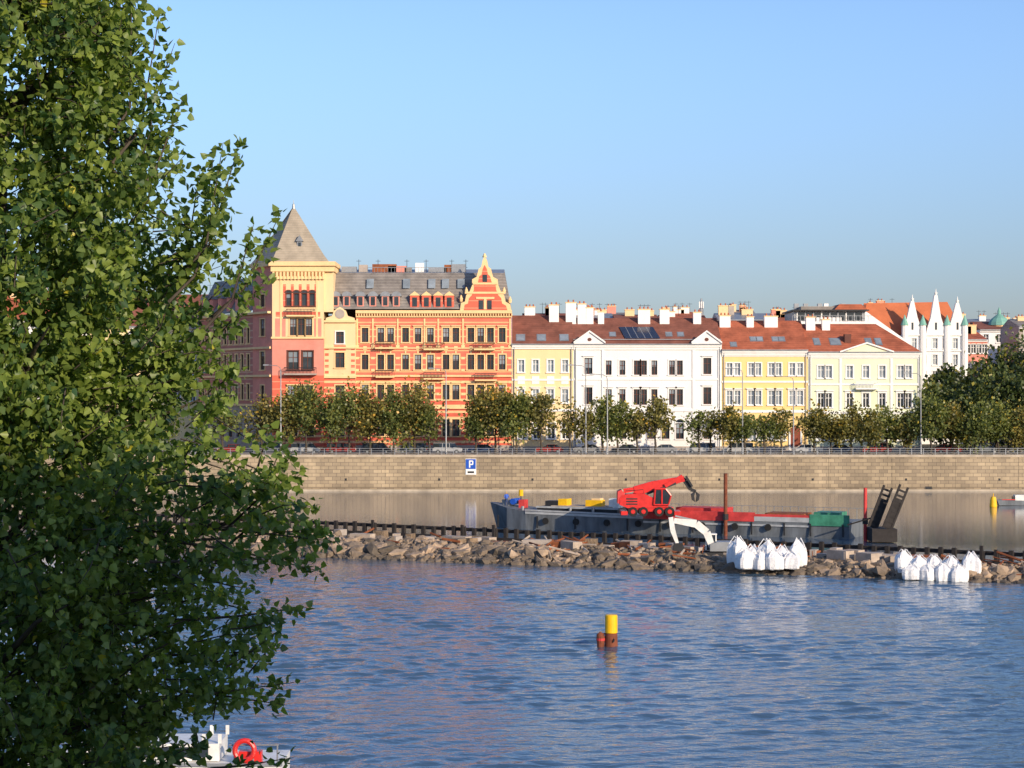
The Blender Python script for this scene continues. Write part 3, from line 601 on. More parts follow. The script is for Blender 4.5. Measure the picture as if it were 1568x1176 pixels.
for i,(px,h,r,D) in enumerate([(1440,12,5,322),(1480,14,6,326),(1525,18,7,328),(1565,20,8,324),(1610,18,8,330),(1500,12,5,316),(1550,13,6,314),(1455,15,4.5,336),(1660,17,8,322)]):
    quay_tree('large_park_tree',h,r,i+90,n=4600,lm='leafdark',loc=(X(px,D),D,G),ls=.5,low=.05)

# hero poplar
def hero():
    rs=np.random.RandomState(5); D=27.; sc=F/D
    tx,ty,gz=(-20-784)/sc,D,3.5
    ct=[(-520,20),(-400,90),(-200,190),(0,238),(100,262),(190,278),(225,318),(300,320),(335,370),(400,388),(450,382),(500,365),(560,345),(640,315),(668,335),(700,425),(760,465),(830,498),(880,470),(950,430),(1030,415),(1070,430),(1130,390),(1176,320),(1300,250),(1450,120)]
    cz=np.array([15+(602-y)/sc for y,_ in ct])[::-1]; cr=np.array([(p+20)/sc for _,p in ct])[::-1]
    Rz=lambda z:np.interp(z,cz,cr)
    W=([],[])
    zt=cz[-1]
    tk=[(tx-.9,ty,gz),(tx-.6,ty+.1,gz+4),(tx-.3,ty,gz+8),(tx,ty,14),(tx+.1,ty+.1,18),(tx,ty,zt-1)]
    tubeq(W,tk,[.42,.36,.3,.24,.15,.04],10)
    def trunk(z): 
        zs=[p[2] for p in tk]; return np.array([np.interp(z,zs,[p[0] for p in tk]),np.interp(z,zs,[p[1] for p in tk]),z])
    for i in range(75):
        z=rs.uniform(cz[0]-.5,zt-1.5); th=rs.uniform(-math.pi,math.pi) if i%3 else rs.uniform(-1.6,.7)
        ln=Rz(z+1)*rs.uniform(.5,.82); a=trunk(max(gz+2,z-ln*.35)); e=np.array([tx+ln*math.cos(th),ty+ln*math.sin(th),z+ln*.25])
        m=a*.5+e*.5+np.array([0,0,.1*ln+.0])+rs.normal(size=3)*.15
        tubeq(W,[a,a*.75+m*.25+[0,0,-.05],m,(m+e)/2+rs.normal(size=3)*.08,e],[.08,.07,.05,.03,.01],5)
    Cs=[];Ds=[];Sz=[];T=[]
    N=4700
    for i in range(N):
        z=rs.uniform(cz[0],zt); th=rs.uniform(-math.pi,math.pi)
        if rs.rand()<.5: th=rs.uniform(-2.2,.9)
        R=Rz(z+rs.normal()*.12)
        lob=1+.14*math.sin(3*th+z*1.3)*math.cos(2.1*z+th)-.12*rs.rand()
        if abs(th)>.5: R=Rz(z)*.6+np.mean(cr)*.36
        R=min(R*lob,Rz(z)*1.06+.15)
        f=rs.uniform(.18,1)**.6
        xx_=tx+R*f*math.cos(th); yy_=ty+R*f*math.sin(th)
        if xx_<tx-1.8 and rs.rand()<.6: continue
        # voids between the leaf masses
        vn=math.sin(xx_*2.0+z*1.2+.6)*math.sin(yy_*1.8-z*1.7+1)+.6*math.sin(xx_*3.7-z*2.9)*math.sin(z*3.1+yy_)
        if vn<-.28 and rs.rand()<.85: continue
        if z>17 and f<.75 and rs.rand()<.35: continue
        ln=rs.uniform(.5,1.05); 
        tip=np.array([xx_,yy_,z])
        up=rs.uniform(-.25,.9)
        dr=np.array([math.cos(th),math.sin(th),up])+rs.normal(size=3)*.35; dr/=np.linalg.norm(dr)
        a=tip-dr*ln; tubeq(W,[a,(a+tip)/2+rs.normal(size=3)*.04,tip],[.014,.009,.004],3)
        m=int(rs.uniform(22,50)); s=rs.uniform(0.05,1.03,m)
        p=a+dr*(ln*s)[:,None]+rs.normal(size=(m,3))*.125*(1.1-.6*s)[:,None]
        Cs.append(p); Ds.append(rs.normal(size=(m,3))*.75+dr*.35+np.array([0,0,-.55])); Sz.append(rs.uniform(.075,.145,m))
        T.append(np.clip(rs.normal(.42+rs.uniform(-.25,.28)+.15*vn,.2,m),0,.92)+ (rs.rand(m)<.006)*1.0)
    for (px,py,L_,ux,uz,dy) in [(368,215,1.3,.35,1,0),(350,225,1.2,.2,1,-.5),(318,232,1.1,.1,1,.5),(428,322,1.0,.5,1,.2),(395,345,.9,.3,1,-.4),(245,15,1.5,.1,1,0),(215,-10,1.4,0,1,-.6),(262,60,1,.3,1,.3),(280,150,1.0,.3,1,0),
                              (520,830,1.1,1,-.1,0),(500,872,1.0,1,-.25,-.4),(485,775,1.0,1,.2,.4),(468,720,.9,.8,.6,0),(445,690,.9,.5,1,.3),(440,670,.7,.4,1,-.3),(450,1045,1.0,1,.1,0),(435,1085,.9,1,-.1,.3),(470,930,.8,1,.1,0),(385,470,.8,.8,.6,0),(372,560,.7,.7,.5,.2),(450,1160,.7,1,.2,0),(412,655,.5,.3,1,0),
                              (340,300,1,.3,1,0),(300,250,1,.2,1,.4),(410,420,.9,.7,.8,.2),(495,810,1,1,.1,.3),(455,850,1,1,0,-.5),(420,1000,.9,1,.1,.3)]:
        tip=np.array([(px-784)/sc,ty+dy,15+(602-py)/sc]); dr=np.array([ux,rs.normal()*.2,uz]); dr/=np.linalg.norm(dr)
        a=tip-dr*L_*1.2; tubeq(W,[a-dr*.5+[-.3,0,0],a,(a+tip)/2,tip],[.03,.02,.012,.004],4)
        m=int(66*L_); s=rs.uniform(0,1.0,m); p=a+dr*(L_*1.2*s)[:,None]+rs.normal(size=(m,3))*.14*(1.1-.75*s)[:,None]
        Cs.append(p); Ds.append(rs.normal(size=(m,3))*.7+dr*.4+np.array([0,0,-.4])); Sz.append(rs.uniform(.085,.145,m)); T.append(np.clip(rs.normal(.5,.2,m),0,.92))
    C=np.concatenate(Cs)
    print('leaves',len(C))
    build_tree('poplar_tree',W,leaf_mesh(C,np.concatenate(Ds),np.concatenate(Sz),np.concatenate(T)),'leaf')
hero()

# ---------------------------------------------------------------- near bank & an unseen block added behind the viewer to shade the poplar
b=B('near_bank_ground',(0,0,0)); b.add('g',[Vector(p) for p in((-900,-900,4),(900,-900,4),(900,34,4),(-900,34,4),(900,44,-2),(-900,44,-2))],[(0,1,2,3),(3,2,4,5)],'soil'); b.finish()
b=B('added_shadow_block',(0,-16,0),(1,0))
b.frame((36,-16,0),(-1,0))
ws=[(c-.6,c+.6,4+1.2+f*4,4+3.4+f*4) for c in np.arange(2,34,3.0) for f in range(6)]
b.facade('yellow2',0,36,4,28.2,ws); b.box('body','yellow2',0,36,-14,-.3,4,28.2); b.prism('roof','rooftile',[(-.5,28.21),(36.5,28.21),(33,30.8),(3,30.8)],-13,.5); b.finish()

# ---------------------------------------------------------------- river water (real waves)
def water():
    xf=np.arange(-52,60,.24); xs=np.concatenate([[-2500,-900,-400,-200,-120,-90,-70,-60],xf,[62,70,90,120,200,400,900,2500]])
    yf=np.arange(64,176,.21); ys=np.concatenate([[36,45,52,58],yf,np.arange(176.5,200,.6),[202,210,225,240,255,270,285,300.5]])
    Xg,Yg=np.meshgrid(xs,ys); Zg=np.zeros_like(Xg); rs=np.random.RandomState(3)
    amp=.9+.3*np.sin(Xg*.05+.04*Yg+1)*np.sin(Yg*.09-.03*Xg)+.25*np.sin(Xg*.13+Yg*.27+np.sin(Xg*.2))
    amp*=np.clip(1.28-(Yg-70)/260,.8,1.3)
    for i in range(52):
        lam=.85*(3.8)**rs.beta(1.0,2.0); k=2*math.pi/lam; th=math.radians(rs.normal(-78,30)); ph=rs.uniform(0,6.28)
        Zg+=.0235/k*np.sin(k*(math.cos(th)*Xg+math.sin(th)*Yg)+ph+.7*np.sin(.17*Xg+i)+.7*np.sin(.19*Yg+2*i))
    Zg*=amp
    fade=np.clip((Xg+56)/6,0,1)*np.clip((62-Xg)/6,0,1)*np.clip((Yg-60)/5,0,1)*np.clip((178-Yg)/25,0,1)
    Zg*=fade
    V=np.stack([Xg,Yg,Zg],-1).reshape(-1,3); ny,nx=Xg.shape
    i=np.arange(ny-1)[:,None]*nx+np.arange(nx-1)[None]; Fq=np.stack([i,i+1,i+nx+1,i+nx],-1).reshape(-1,4).astype(np.int32)
    me=bpy.data.meshes.new('river_water'); me.vertices.add(len(V)); me.vertices.foreach_set('co',V.astype(np.float32).ravel())
    me.loops.add(len(Fq)*4); me.loops.foreach_set('vertex_index',Fq.ravel()); me.polygons.add(len(Fq)); me.polygons.foreach_set('loop_start',np.arange(0,len(Fq)*4,4,dtype=np.int32))
    me.polygons.foreach_set('use_smooth',np.ones(len(Fq),dtype=bool)); me.update(calc_edges=True)
    m,nt,p=newmat('river_water_surface'); N=nt.nodes; L=nt.links
    p.inputs['Base Color'].default_value=(.05,.095,.15,1); p.inputs['Roughness'].default_value=.06; p.inputs['IOR'].default_value=1.36; p.inputs['Specular IOR Level'].default_value=.55
    tc=N.new('ShaderNodeTexCoord'); n=N.new('ShaderNodeTexNoise'); n.inputs['Scale'].default_value=2.6; n.inputs['Detail'].default_value=3
    mp=N.new('ShaderNodeMapping'); mp.inputs['Scale'].default_value=(.55,1,1); L.new(tc.outputs['Object'],mp.inputs[0]); L.new(mp.outputs[0],n.inputs['Vector'])
    sp=N.new('ShaderNodeSeparateXYZ'); L.new(tc.outputs['Object'],sp.inputs[0])
    mr=N.new('ShaderNodeMapRange'); mr.inputs[1].default_value=165; mr.inputs[2].default_value=195; mr.inputs[3].default_value=.06; mr.inputs[4].default_value=.012; L.new(sp.outputs[1],mr.inputs[0])
    bn=N.new('ShaderNodeBump'); bn.inputs['Strength'].default_value=1; L.new(mr.outputs[0],bn.inputs['Distance']); L.new(n.outputs['Fac'],bn.inputs['Height']); L.new(bn.outputs[0],p.inputs['Normal'])
    me.materials.append(m); o=bpy.data.objects.new('river_water',me); COL.objects.link(o)
water()
b=B('river_bed',(0,0,0)); b.quad('b','soil',(-2500,-30,-3),(2500,-30,-3),(2500,-301,-3),(-2500,-301,-3)); b.finish()

# ---------------------------------------------------------------- rubble jetty
FL=lambda x:179-.425*(x+17)
BL=lambda x:207.6-.645*(x+21.7)
def nz(x,y): return math.sin(x*.9+y*.4)*.5+math.sin(x*.37-y*.8+2)*.5+math.sin(x*2.1+y*1.7)*.25
def mh(x,s):
    base=np.interp(s,[-.12,0,.10,.35,.6,.96,1.0,1.04],[-1.2,-.05,.55,.95,.6,.25,.1,-1.2])
    return base+nz(x,s*9)*.22*(1 if 0<s<.7 else .3)
def jetty():
    vs=[];fs=[];xs=np.arange(-75,75,.7); ss=np.linspace(-.12,1.04,44)
    for x in xs:
        for s in ss: vs.append((x,FL(x)+(BL(x)-FL(x))*s,mh(x,s)))
    n=len(ss)
    for i in range(len(xs)-1):
        for j in range(n-1): fs.append((i*n+j,(i+1)*n+j,(i+1)*n+j+1,i*n+j+1))
    me=bpy.data.meshes.new('rubble_jetty'); me.from_pydata(vs,[],fs); me.materials.append(M['mound']); o=bpy.data.objects.new('rubble_jetty',me); COL.objects.link(o)
    import bmesh
    bm=bmesh.new(); bmesh.ops.create_icosphere(bm,subdivisions=1,radius=1); iv=np.array([v.co[:] for v in bm.verts]); fi=np.array([[v.index for v in f.verts] for f in bm.faces]); bm.free()
    rs=np.random.RandomState(11); V=[];Fc=[];T=[]; k=0
    for i in range(8500):
        x=rs.uniform(-46,50); s=rs.beta(.9,2.4)*1.0-.02+rs.normal()*.006; 
        if s>.8: continue
        r=rs.uniform(.10,.30)*(1.9 if rs.rand()<.12 else 1)*(1.15 if s<.2 else .85)
        if x<4: r*=1.2
        if x>18 and s>.25: r*=.6
        sc_=np.array([rs.uniform(.8,1.7),rs.uniform(.7,1.3),rs.uniform(.45,.9)])*r
        v=iv*rs.uniform(.7,1.25,(len(iv),1)); v=np.sign(v)*np.abs(v)**.75*sc_; a=rs.uniform(0,6.28); c_,s_=math.cos(a),math.sin(a); v=v@np.array([[c_,s_,0],[-s_,c_,0],[0,0,1]]); t=rs.normal()*.4; v=v@np.array([[math.cos(t),0,math.sin(t)],[0,1,0],[-math.sin(t),0,math.cos(t)]])
        v=v+[x,FL(x)+(BL(x)-FL(x))*s,mh(x,s)+r*.25]
        V.append(v);Fc.append(fi+k);k+=len(iv);T.append(np.full(len(iv),np.clip(rs.normal(.42+.25*math.sin(x*.7),.3),0,1)*(.3 if s<.03 else 1)))
    V=np.concatenate(V);Fc=np.concatenate(Fc)
    me=bpy.data.meshes.new('rubble_stones'); me.from_pydata(V.tolist(),[],Fc.tolist()); me.materials.append(M['rock'])
    at=me.attributes.new('tint','FLOAT','POINT'); at.data.foreach_set('value',np.concatenate(T).astype(np.float32)); o=bpy.data.objects.new('rubble_stones',me); COL.objects.link(o)
jetty()
# timber piling
b=B('timber_piling_fence',(-21.7,207.6,0),(1,-.645)); b.frame((-21.7,207.6,0),(1,-.645))
u=-45
while u<85:
    h=1.55+random.uniform(-.06,.16); b.box('piles','pile',u,u+.36,.0,.32,-2,h)
    if random.random()<.15: b.box('tall_piles','pile',u+.02,u+.3,.33,.55,-2,h+random.uniform(.1,.5))
    u+=1.25+random.uniform(-.05,.05)
b.box('waler','pile',-45,85,-.2,-.005,1.15,1.5); b.box('waler','pile',-45,85,.33,.5,.35,.7); b.finish()
def on(x,s,dz=0): return (x,FL(x)+(BL(x)-FL(x))*s,mh(x,s)+dz)
b=B('rusty_beams',(0,0,0)); rs=random.Random(4)
for i in range(85):
    x=rs.choice([rs.uniform(2,8),rs.uniform(10,22),rs.uniform(36,44),rs.uniform(-15,45)]); s=rs.uniform(.03,.6); p=on(x,s,.35); a=rs.uniform(0,3.14); l=rs.uniform(.8,2.8)
    q=(p[0]+l*math.cos(a),p[1]+l*math.sin(a),p[2]+rs.uniform(-.1,.7)); r=rs.uniform(.05,.12)
    b.tube('beam',rs.choice(['rust','rust','slab']),[(p[0],-p[1],p[2]),(q[0],-q[1],q[2])],[r,r],5)
b.finish(True)
b=B('concrete_blocks',(0,0,0))
for i in range(85):
    x=rs.choice([rs.uniform(1,16),rs.uniform(24,33),rs.uniform(-20,0),rs.uniform(26,34)]); s=rs.uniform(.3,.9); p=on(x,s,.1); a=rs.uniform(-.5,.5)-.57
    b.frame((p[0],p[1],0),(math.cos(a),math.sin(a))); l=rs.uniform(.5,2.6); b.box('block',rs.choice(['slab','slab','stone','rust','mound']),0,l,-.5,.5,p[2]-.2,p[2]+rs.uniform(.15,.75))
b.finish(True)

# big bags
def bag(name,x,y,z,w,h,seed):
    rs=random.Random(seed); b=B(name,(x,y,z)); rings=[(0,.86),(.05,.98),(.25,1.04),(.5,1.02),(.66,.97),(.77,.76),(.88,.42),(.96,.2),(1.0,.1)]
    n=20; vs=[];fs=[]; ph=rs.uniform(-.4,.8); lx=rs.uniform(-.16,.16); 
    fold=[rs.uniform(-.05,.05) for _ in range(n)]
    for t,s in rings:
        for k in range(n):
            a=2*math.pi*k/n; c_,s_=math.cos(a),math.sin(a); pw=8 if t<.7 else 4
            q=(abs(c_)**pw+abs(s_)**pw)**(-1/pw)
            f=w/2*s*q*(1+fold[k]*(1+t*1.5)+rs.uniform(-.03,.03)); X_,Y_=c_*f,s_*f
            vs.append(Vector((X_*math.cos(ph)-Y_*math.sin(ph)+lx*t*t,X_*math.sin(ph)+Y_*math.cos(ph),h*t+rs.uniform(-.02,.02)*w)))
    for i in range(len(rings)-1):
        for k in range(n): fs.append((i*n+k,i*n+(k+1)%n,(i+1)*n+(k+1)%n,(i+1)*n+k))
    fs.append(tuple(range((len(rings)-1)*n,len(rings)*n)))
    b.add('sack',vs,fs,'bag')
    for sx in(-1,1):
        for sy in(-1,1):
            P=lambda u,v,z_:(u*math.cos(ph)-v*math.sin(ph),-(u*math.sin(ph)+v*math.cos(ph)),z_)
            b.tube('lifting_loops','bag',[P(sx*w*.42,sy*w*.42,h*.6),P(sx*w*.33,sy*w*.33,h*.8),P(sx*w*.12,sy*w*.12,h*1.05),P(sx*w*.05,sy*w*.05,h*.97)],[.05,.04,.04,.04],5)
    b.finish()
k=0
for c,t,bt,d in [(1129,820,862,164.8),(1152,832,864,164.6),(1174,824,866,164),(1198,833,867,163.4),(1223,823,864,163.6),(1141,838,868,162.6),(1164,842,869,162.4),(1186,840,869,162),(1211,842,868,162),
               (1384,840,875,159.4),(1407,848,877,158.8),(1430,848,879,158.6),(1456,849,881,157.8),(1487,843,880,157.2),(1396,860,884,157.4),(1420,862,886,157),(1444,860,887,156.8),(1466,862,888,156.4)]:
    z=Z(bt,d); h=(bt-t)*d/F; bag('bulk_bag',X(c,d),d,z-.15,1.36,h,k); k+=1

# white excavator on the jetty
b=B('white_excavator',(0,0,0)); d=171
def arm(m,pts,d,th,part='arm',w=.35):
    for i in range(len(pts)-1):
        (a,c,r0),(e,f,r1)=pts[i],pts[i+1]
        p0=Vector((X(a,d),Z(c,d))); p1=Vector((X(e,d),Z(f,d))); t=(p1-p0).normalized(); nn=Vector((-t.y,t.x))
        b.prism(part,m,[tuple(p0+nn*r0),tuple(p1+nn*r1),tuple(p1-nn*r1),tuple(p0-nn*r0)],-d-w/2-i*.003,-d+w/2+i*.003)
arm('whitepaint',[(1092,842,.25),(1082,815,.33),(1066,802,.34),(1032,797,.22)],d,0,'boom')
arm('whitepaint',[(1027,792,.2),(1030,812,.22),(1037,832,.13)],d,0,'stick')
arm('metal',[(1066,797,.07),(1034,790,.07)],d,0,'ram',.15); arm('metal',[(1096,835,.08),(1074,808,.08)],d,0,'ram',.15)
c=Vector((X(1038,d),Z(836,d))); b.prism('bucket','dark',[(c.x-.35,c.y+.25),(c.x+.35,c.y+.3),(c.x+.55,c.y-.2),(c.x+.1,c.y-.65),(c.x-.45,c.y-.35)],-d-.45,-d+.45)
x=X(1098,d); zb=Z(856,d)
b.prism('track','dark',[(x-1.6,zb+.3),(x-1.3,zb+.65),(x+1.3,zb+.65),(x+1.6,zb+.3),(x+1.3,zb),(x-1.3,zb)],-d-1.2,-d-.7); b.prism('track','dark',[(x-1.6,zb+.3),(x-1.3,zb+.65),(x+1.3,zb+.65),(x+1.6,zb+.3),(x+1.3,zb),(x-1.3,zb)],-d+.7,-d+1.2)
b.prism('house','metal',[(x-.7,zb+.75),(x+1.5,zb+.75),(x+1.6,zb+1.2),(x+1.4,zb+1.55),(x-.1,zb+1.55),(x-.7,zb+1.3)],-d-.9,-d+1)
b.prism('cab','glass',[(x-1.0,zb+.8),(x-.1,zb+.8),(x-.1,zb+2.1),(x-.8,zb+2.1)],-d-.95,-d-.1); b.box('cab_roof','whitepaint',x-.9,x,-d-1,-d-.05,zb+2.1,zb+2.2)
for a_ in(-1.0,-.14): b.box('cab_posts','whitepaint',x+a_,x+a_+.1,-d+-.1,-d-.02,zb+.8,zb+2.1)
b.finish()

# ---------------------------------------------------------------- barge
A=Vector((X(735,218),218)); E=Vector((X(1300,201),201)); ddv=(E-A); LB=ddv.length; dv=ddv/LB
b=B('work_barge',(A.x,A.y,0),(dv.x,dv.y))
def bx(px):
    t=(px-784)/F; return (t*A.y-A.x)/(dv.x-t*dv.y)
secs=[(0.0,.25,2.75),(1.2,1.3,2.6),(3.0,2.4,2.3),(5.5,3.0,2.0),(bx(985),3.0,1.75),(LB,3.0,1.7)]
vs=[];fs=[]
for u,hw,zt in secs:
    k=.55 if u<3 else .93
    for w_,z_ in((-hw,zt),(-hw*k,-.6),(hw*k,-.6),(hw,zt)): vs.append(b.pt(u+( (.9 if u<3 else 0) if z_<0 else 0),w_-3,z_))
for i in range(len(secs)-1):
    for j in range(3): fs.append((i*4+j,(i+1)*4+j,(i+1)*4+j+1,i*4+j+1))
    fs.append((i*4+3,(i+1)*4+3,(i+1)*4,i*4))
fs+= [(0,1,2,3),tuple((len(secs)-1)*4+j for j in range(4))]
b.add('hull',vs,fs,'hull')
def side_strip(part,m,u0,u1,z0a,z0b,h,w=.05):
    b.add(part,[b.pt(u0,w,z0a),b.pt(u1,w,z0b),b.pt(u1,w,z0b+h),b.pt(u0,w,z0a+h),b.pt(u0,w-.3,z0a),b.pt(u1,w-.3,z0b),b.pt(u1,w-.3,z0b+h),b.pt(u0,w-.3,z0a+h)],[(0,1,2,3),(4,5,6,7),(3,2,6,7),(0,1,5,4)],m)
side_strip('rubbing_strake','hullline',5.5,bx(985),1.72,1.5,.25); side_strip('gunwale','hullline',5.5,bx(985),2.05,1.8,.16,.08)
side_strip('bulwark_red','dullred',bx(985),bx(1155),1.55,1.55,.95); side_strip('bulwark_grey','hullline',bx(1155),bx(1240),1.60,1.60,.5); side_strip('bulwark_red_rail','dullred',bx(1155),bx(1240),2.1,2.1,.25); side_strip('bulwark_green','greenpaint',bx(1240),bx(1300),1.3,1.3,1.15,.09)
side_strip('strake_low','hullline',bx(985),bx(1240),1.1,1.1,.2,.06)
b.box('coaming','dark',6.5,bx(940),-4.6,-1.0,1.85,2.5); b.box('coaming_rim','hullline',6.4,bx(942),-1.0,-.9,2.35,2.55); b.box('cargo','slab',8,bx(930),-4.3,-1.3,2.5,2.62)
b.box('red_deck_box','dullred',bx(1030),bx(1105),-4,-1,1.75,2.8); b.box('deck_box','rust',bx(1165),bx(1225),-4.5,-1.5,1.7,2.4)
b.box('green_deck_box','greenpaint',bx(1240),bx(1280),-4.5,-1.5,1.7,2.6)
for px in (762,822,880,960,1010,1060,1105,1150,1200,1240,1290): b.box('fender_ribs','dark',bx(px),bx(px)+.16,.04,.14,.2,1.5)
for k in range(8): b.tube('tyres','rubber',[(8+k*3.6,.1,1.0),(8+k*3.6,.3,1.0)],[.36,.36],12)
for k in range(26): b.box('deck_rail','metal',bx(1000)+k*.9,bx(1000)+k*.9+.06,-5.7,-5.64,1.7,2.9)
b.box('deck_rail','metal',bx(1000),bx(1000)+23,-5.7,-5.64,2.85,2.9)
b.box('winch','metal',1.6,2.6,-3.6,-2.4,2.4,3.1); b.tube('winch_drum','blue',[(3.0,-3.8,2.9),(3.0,-2.2,2.9)],[.35,.35],10); b.box('bow_locker','dullred',3.6,4.3,-3.5,-2.5,2.2,3.1)
b.tube('bow_mast','dark',[(bx(781),-3,2.1),(bx(781),-3,3.9)],[.05,.05],6); b.tube('bow_marker','yellowpaint',[(bx(781),-3,3.5),(bx(781),-3,4.2)],[.26,.26],10)
b.box('generator','yellowpaint',bx(845),bx(858),-3.2,-1.8,2.62,3.35); b.box('generator_base','dark',bx(825),bx(845),-3.2,-1.8,2.5,3.1); b.box('tank','yellowpaint',bx(888),bx(912),-2.8,-1.6,2.55,3.3); b.box('tank_top','creamtrim',bx(897),bx(910),-2.7,-1.7,3.3,3.5)
b.box('white_tank','whitepaint',bx(924),bx(939),-2.8,-1.6,2.4,3.5)
for px in (797,870,905): b.tube('bollards','metal',[(bx(px),-.6,2),(bx(px),-.6,2.5)],[.14,.18],8)
b.finish()

def pole(name,px,y0,y1,m,d,r):
    q=B(name,(X(px,d),d,0)); q.tube('tube',m,[(0,0,Z(y1,d)),(0,0,Z(y0,d))],[r,r],10); q.tube('collar','dark',[(0,0,1.7),(0,0,2.3)],[r*1.6,r*1.6],10); q.finish()
pole('spud_pole',1111,725,850,'buoyrust',206,.2); pole('spud_pole',1325,747,860,'dullred',199,.18)
b=B('raised_loading_ramp',(0,0,0)); d=198
def lat(a0,b0,a1,b1,wd,dd):
    p0=Vector((X(a0,d),Z(b0,d)));p1=Vector((X(a1,d),Z(b1,d)));t=(p1-p0);L_=t.length;t/=L_;n_=Vector((-t.y,t.x))
    for s in(-1,1): b.prism('rails','pile',[tuple(p0+n_*(s*wd-.1)),tuple(p1+n_*(s*wd-.1)),tuple(p1+n_*(s*wd+.1)),tuple(p0+n_*(s*wd+.1))],-dd-.12,-dd+.12)
    k=int(L_/.55)
    for i in range(k):
        c=p0+t*(i*.55+.2); b.prism('rungs','pile',[tuple(c-n_*wd*.98-t*.1),tuple(c+n_*wd*.98-t*.1),tuple(c+n_*wd*.98+t*.12),tuple(c-n_*wd*.98+t*.12)],-dd-.1,-dd+.1)
    b.prism('plate','pile',[tuple(p0-n_*wd*.9),tuple(p0+n_*wd*.9),tuple(p0+t*L_*.7+n_*wd*.9),tuple(p0+t*L_*.7-n_*wd*.9)],-dd+.02,-dd+.06)
lat(1336,808,1360,745,.42,d); lat(1354,808,1380,743,.42,d-1.5)
b.tube('stay','pile',[(X(1345,d),-d,Z(790,d)),(X(1300,d),-d-1,Z(805,d))],[.08,.08],5)
b.box('base','pile',X(1330,d),X(1368,d),-d-2,-d+2,.1,Z(808,d)); b.finish()

# red crane excavator
b=B('red_material_handler',(0,0,0)); d=207
def px2(a,c): return (X(a,d),Z(c,d))
zd=Z(789,d)
b.box('undercarriage','redpaint',X(962,d),X(1030,d),-d-1.0,-d+1.0,zd+.45,zd+.9)
for a in(968,984,1008,1024):
    for s in(-1,1): b.tube('wheels','rubber',[(X(a,d),-d+s*.85,zd+.45),(X(a,d),-d+s*1.3,zd+.45)],[.5,.5],14)
    b.tube('hubs','redpaint',[(X(a,d),-d+1.3,zd+.45),(X(a,d),-d+1.34,zd+.45)],[.25,.22],10)
for a in(955,1036): b.box('outriggers','redpaint',X(a,d)-.35,X(a,d)+.35,-d-1.4,-d+1.4,zd+.1,zd+.5)
b.tube('slew_ring','dark',[(X(995,d),-d,zd+.9),(X(995,d),-d,zd+1.1)],[.9,.9],16)
b.prism('engine_house','redpaint',[px2(947,764),px2(952,757),px2(985,755),px2(1000,762),px2(1018,763),px2(1022,776),px2(960,777),px2(948,772)],-d-1.1,-d+1.15)
b.prism('counterweight','dullred',[px2(945,770),px2(945,752),px2(951,749),px2(956,756),px2(956,770)],-d-1.05,-d+1.1)
b.prism('cab','glass',[px2(1000,772),px2(1022,772),px2(1026,758),px2(1018,748),px2(1002,748)],-d+.25,-d+1.25)
for A0,A1 in(((1000,772),(1002,748)),((1022,772),(1026,758)),((1026,758),(1018,748)),((1002,748),(1018,748)),((1000,772),(1022,772)),((1012,772),(1012,748))):
    for w_ in (.25,1.27): p=px2(*A0); q=px2(*A1); b.tube('cab_frame','redpaint',[(p[0],-d+w_,p[1]),(q[0],-d+w_,q[1])],[.09,.09],5)
for y_ in range(3): b.box('grille','dark',X(958,d),X(975,d),-d+1.152,-d+1.18,Z(772-y_*4,d),Z(770-y_*4,d))
b.tube('handrail','dark',[(X(957,d),-d+1,Z(757,d)),(X(957,d),-d+1,Z(751,d)),(X(984,d),-d+1,Z(749,d)),(X(984,d),-d+1,Z(755,d))],[.04]*4,5)
def arm2(m,pts,part,w,off=0):
    for i in range(len(pts)-1):
        (a,c,r0),(e,f,r1)=pts[i],pts[i+1]; p0=Vector(px2(a,c)); p1=Vector(px2(e,f)); t=(p1-p0).normalized(); nn=Vector((-t.y,t.x))
        b.prism(part,m,[tuple(p0+nn*r0),tuple(p1+nn*r1),tuple(p1-nn*r1),tuple(p0-nn*r0)],-d-w/2-i*.004+off,-d+w/2+i*.004+off)
arm2('redpaint',[(988,764,.45),(972,752,.5),(1000,744,.5),(1048,733,.28)],'boom',.55,-.3)
arm2('redpaint',[(955,752,.25),(985,747,.2)],'boom_link',.4,-.3)
arm2('dark',[(990,756,.12),(1035,740,.12)],'boom_ram',.2,.1)
arm2('redpaint',[(1018,744,.2),(1045,729,.2)],'jib',.4,.05)
arm2('dark',[(1040,729,.2),(1050,737,.26),(1058,750,.2),(1066,752,.12)],'stick',.35,-.3)
arm2('dark',[(1050,729,.12),(1060,745,.1)],'stick_ram',.15,.1)
for s in(-1,1):
    p=px2(1065,752); b.prism('grab','dark',[(p[0],p[1]),(p[0]+s*.45,p[1]-.35),(p[0]+s*.35,p[1]-.95),(p[0]+s*.05,p[1]-1.15),(p[0]+s*.15,p[1]-.5)],-d-.6,-d+.1)
b.finish()

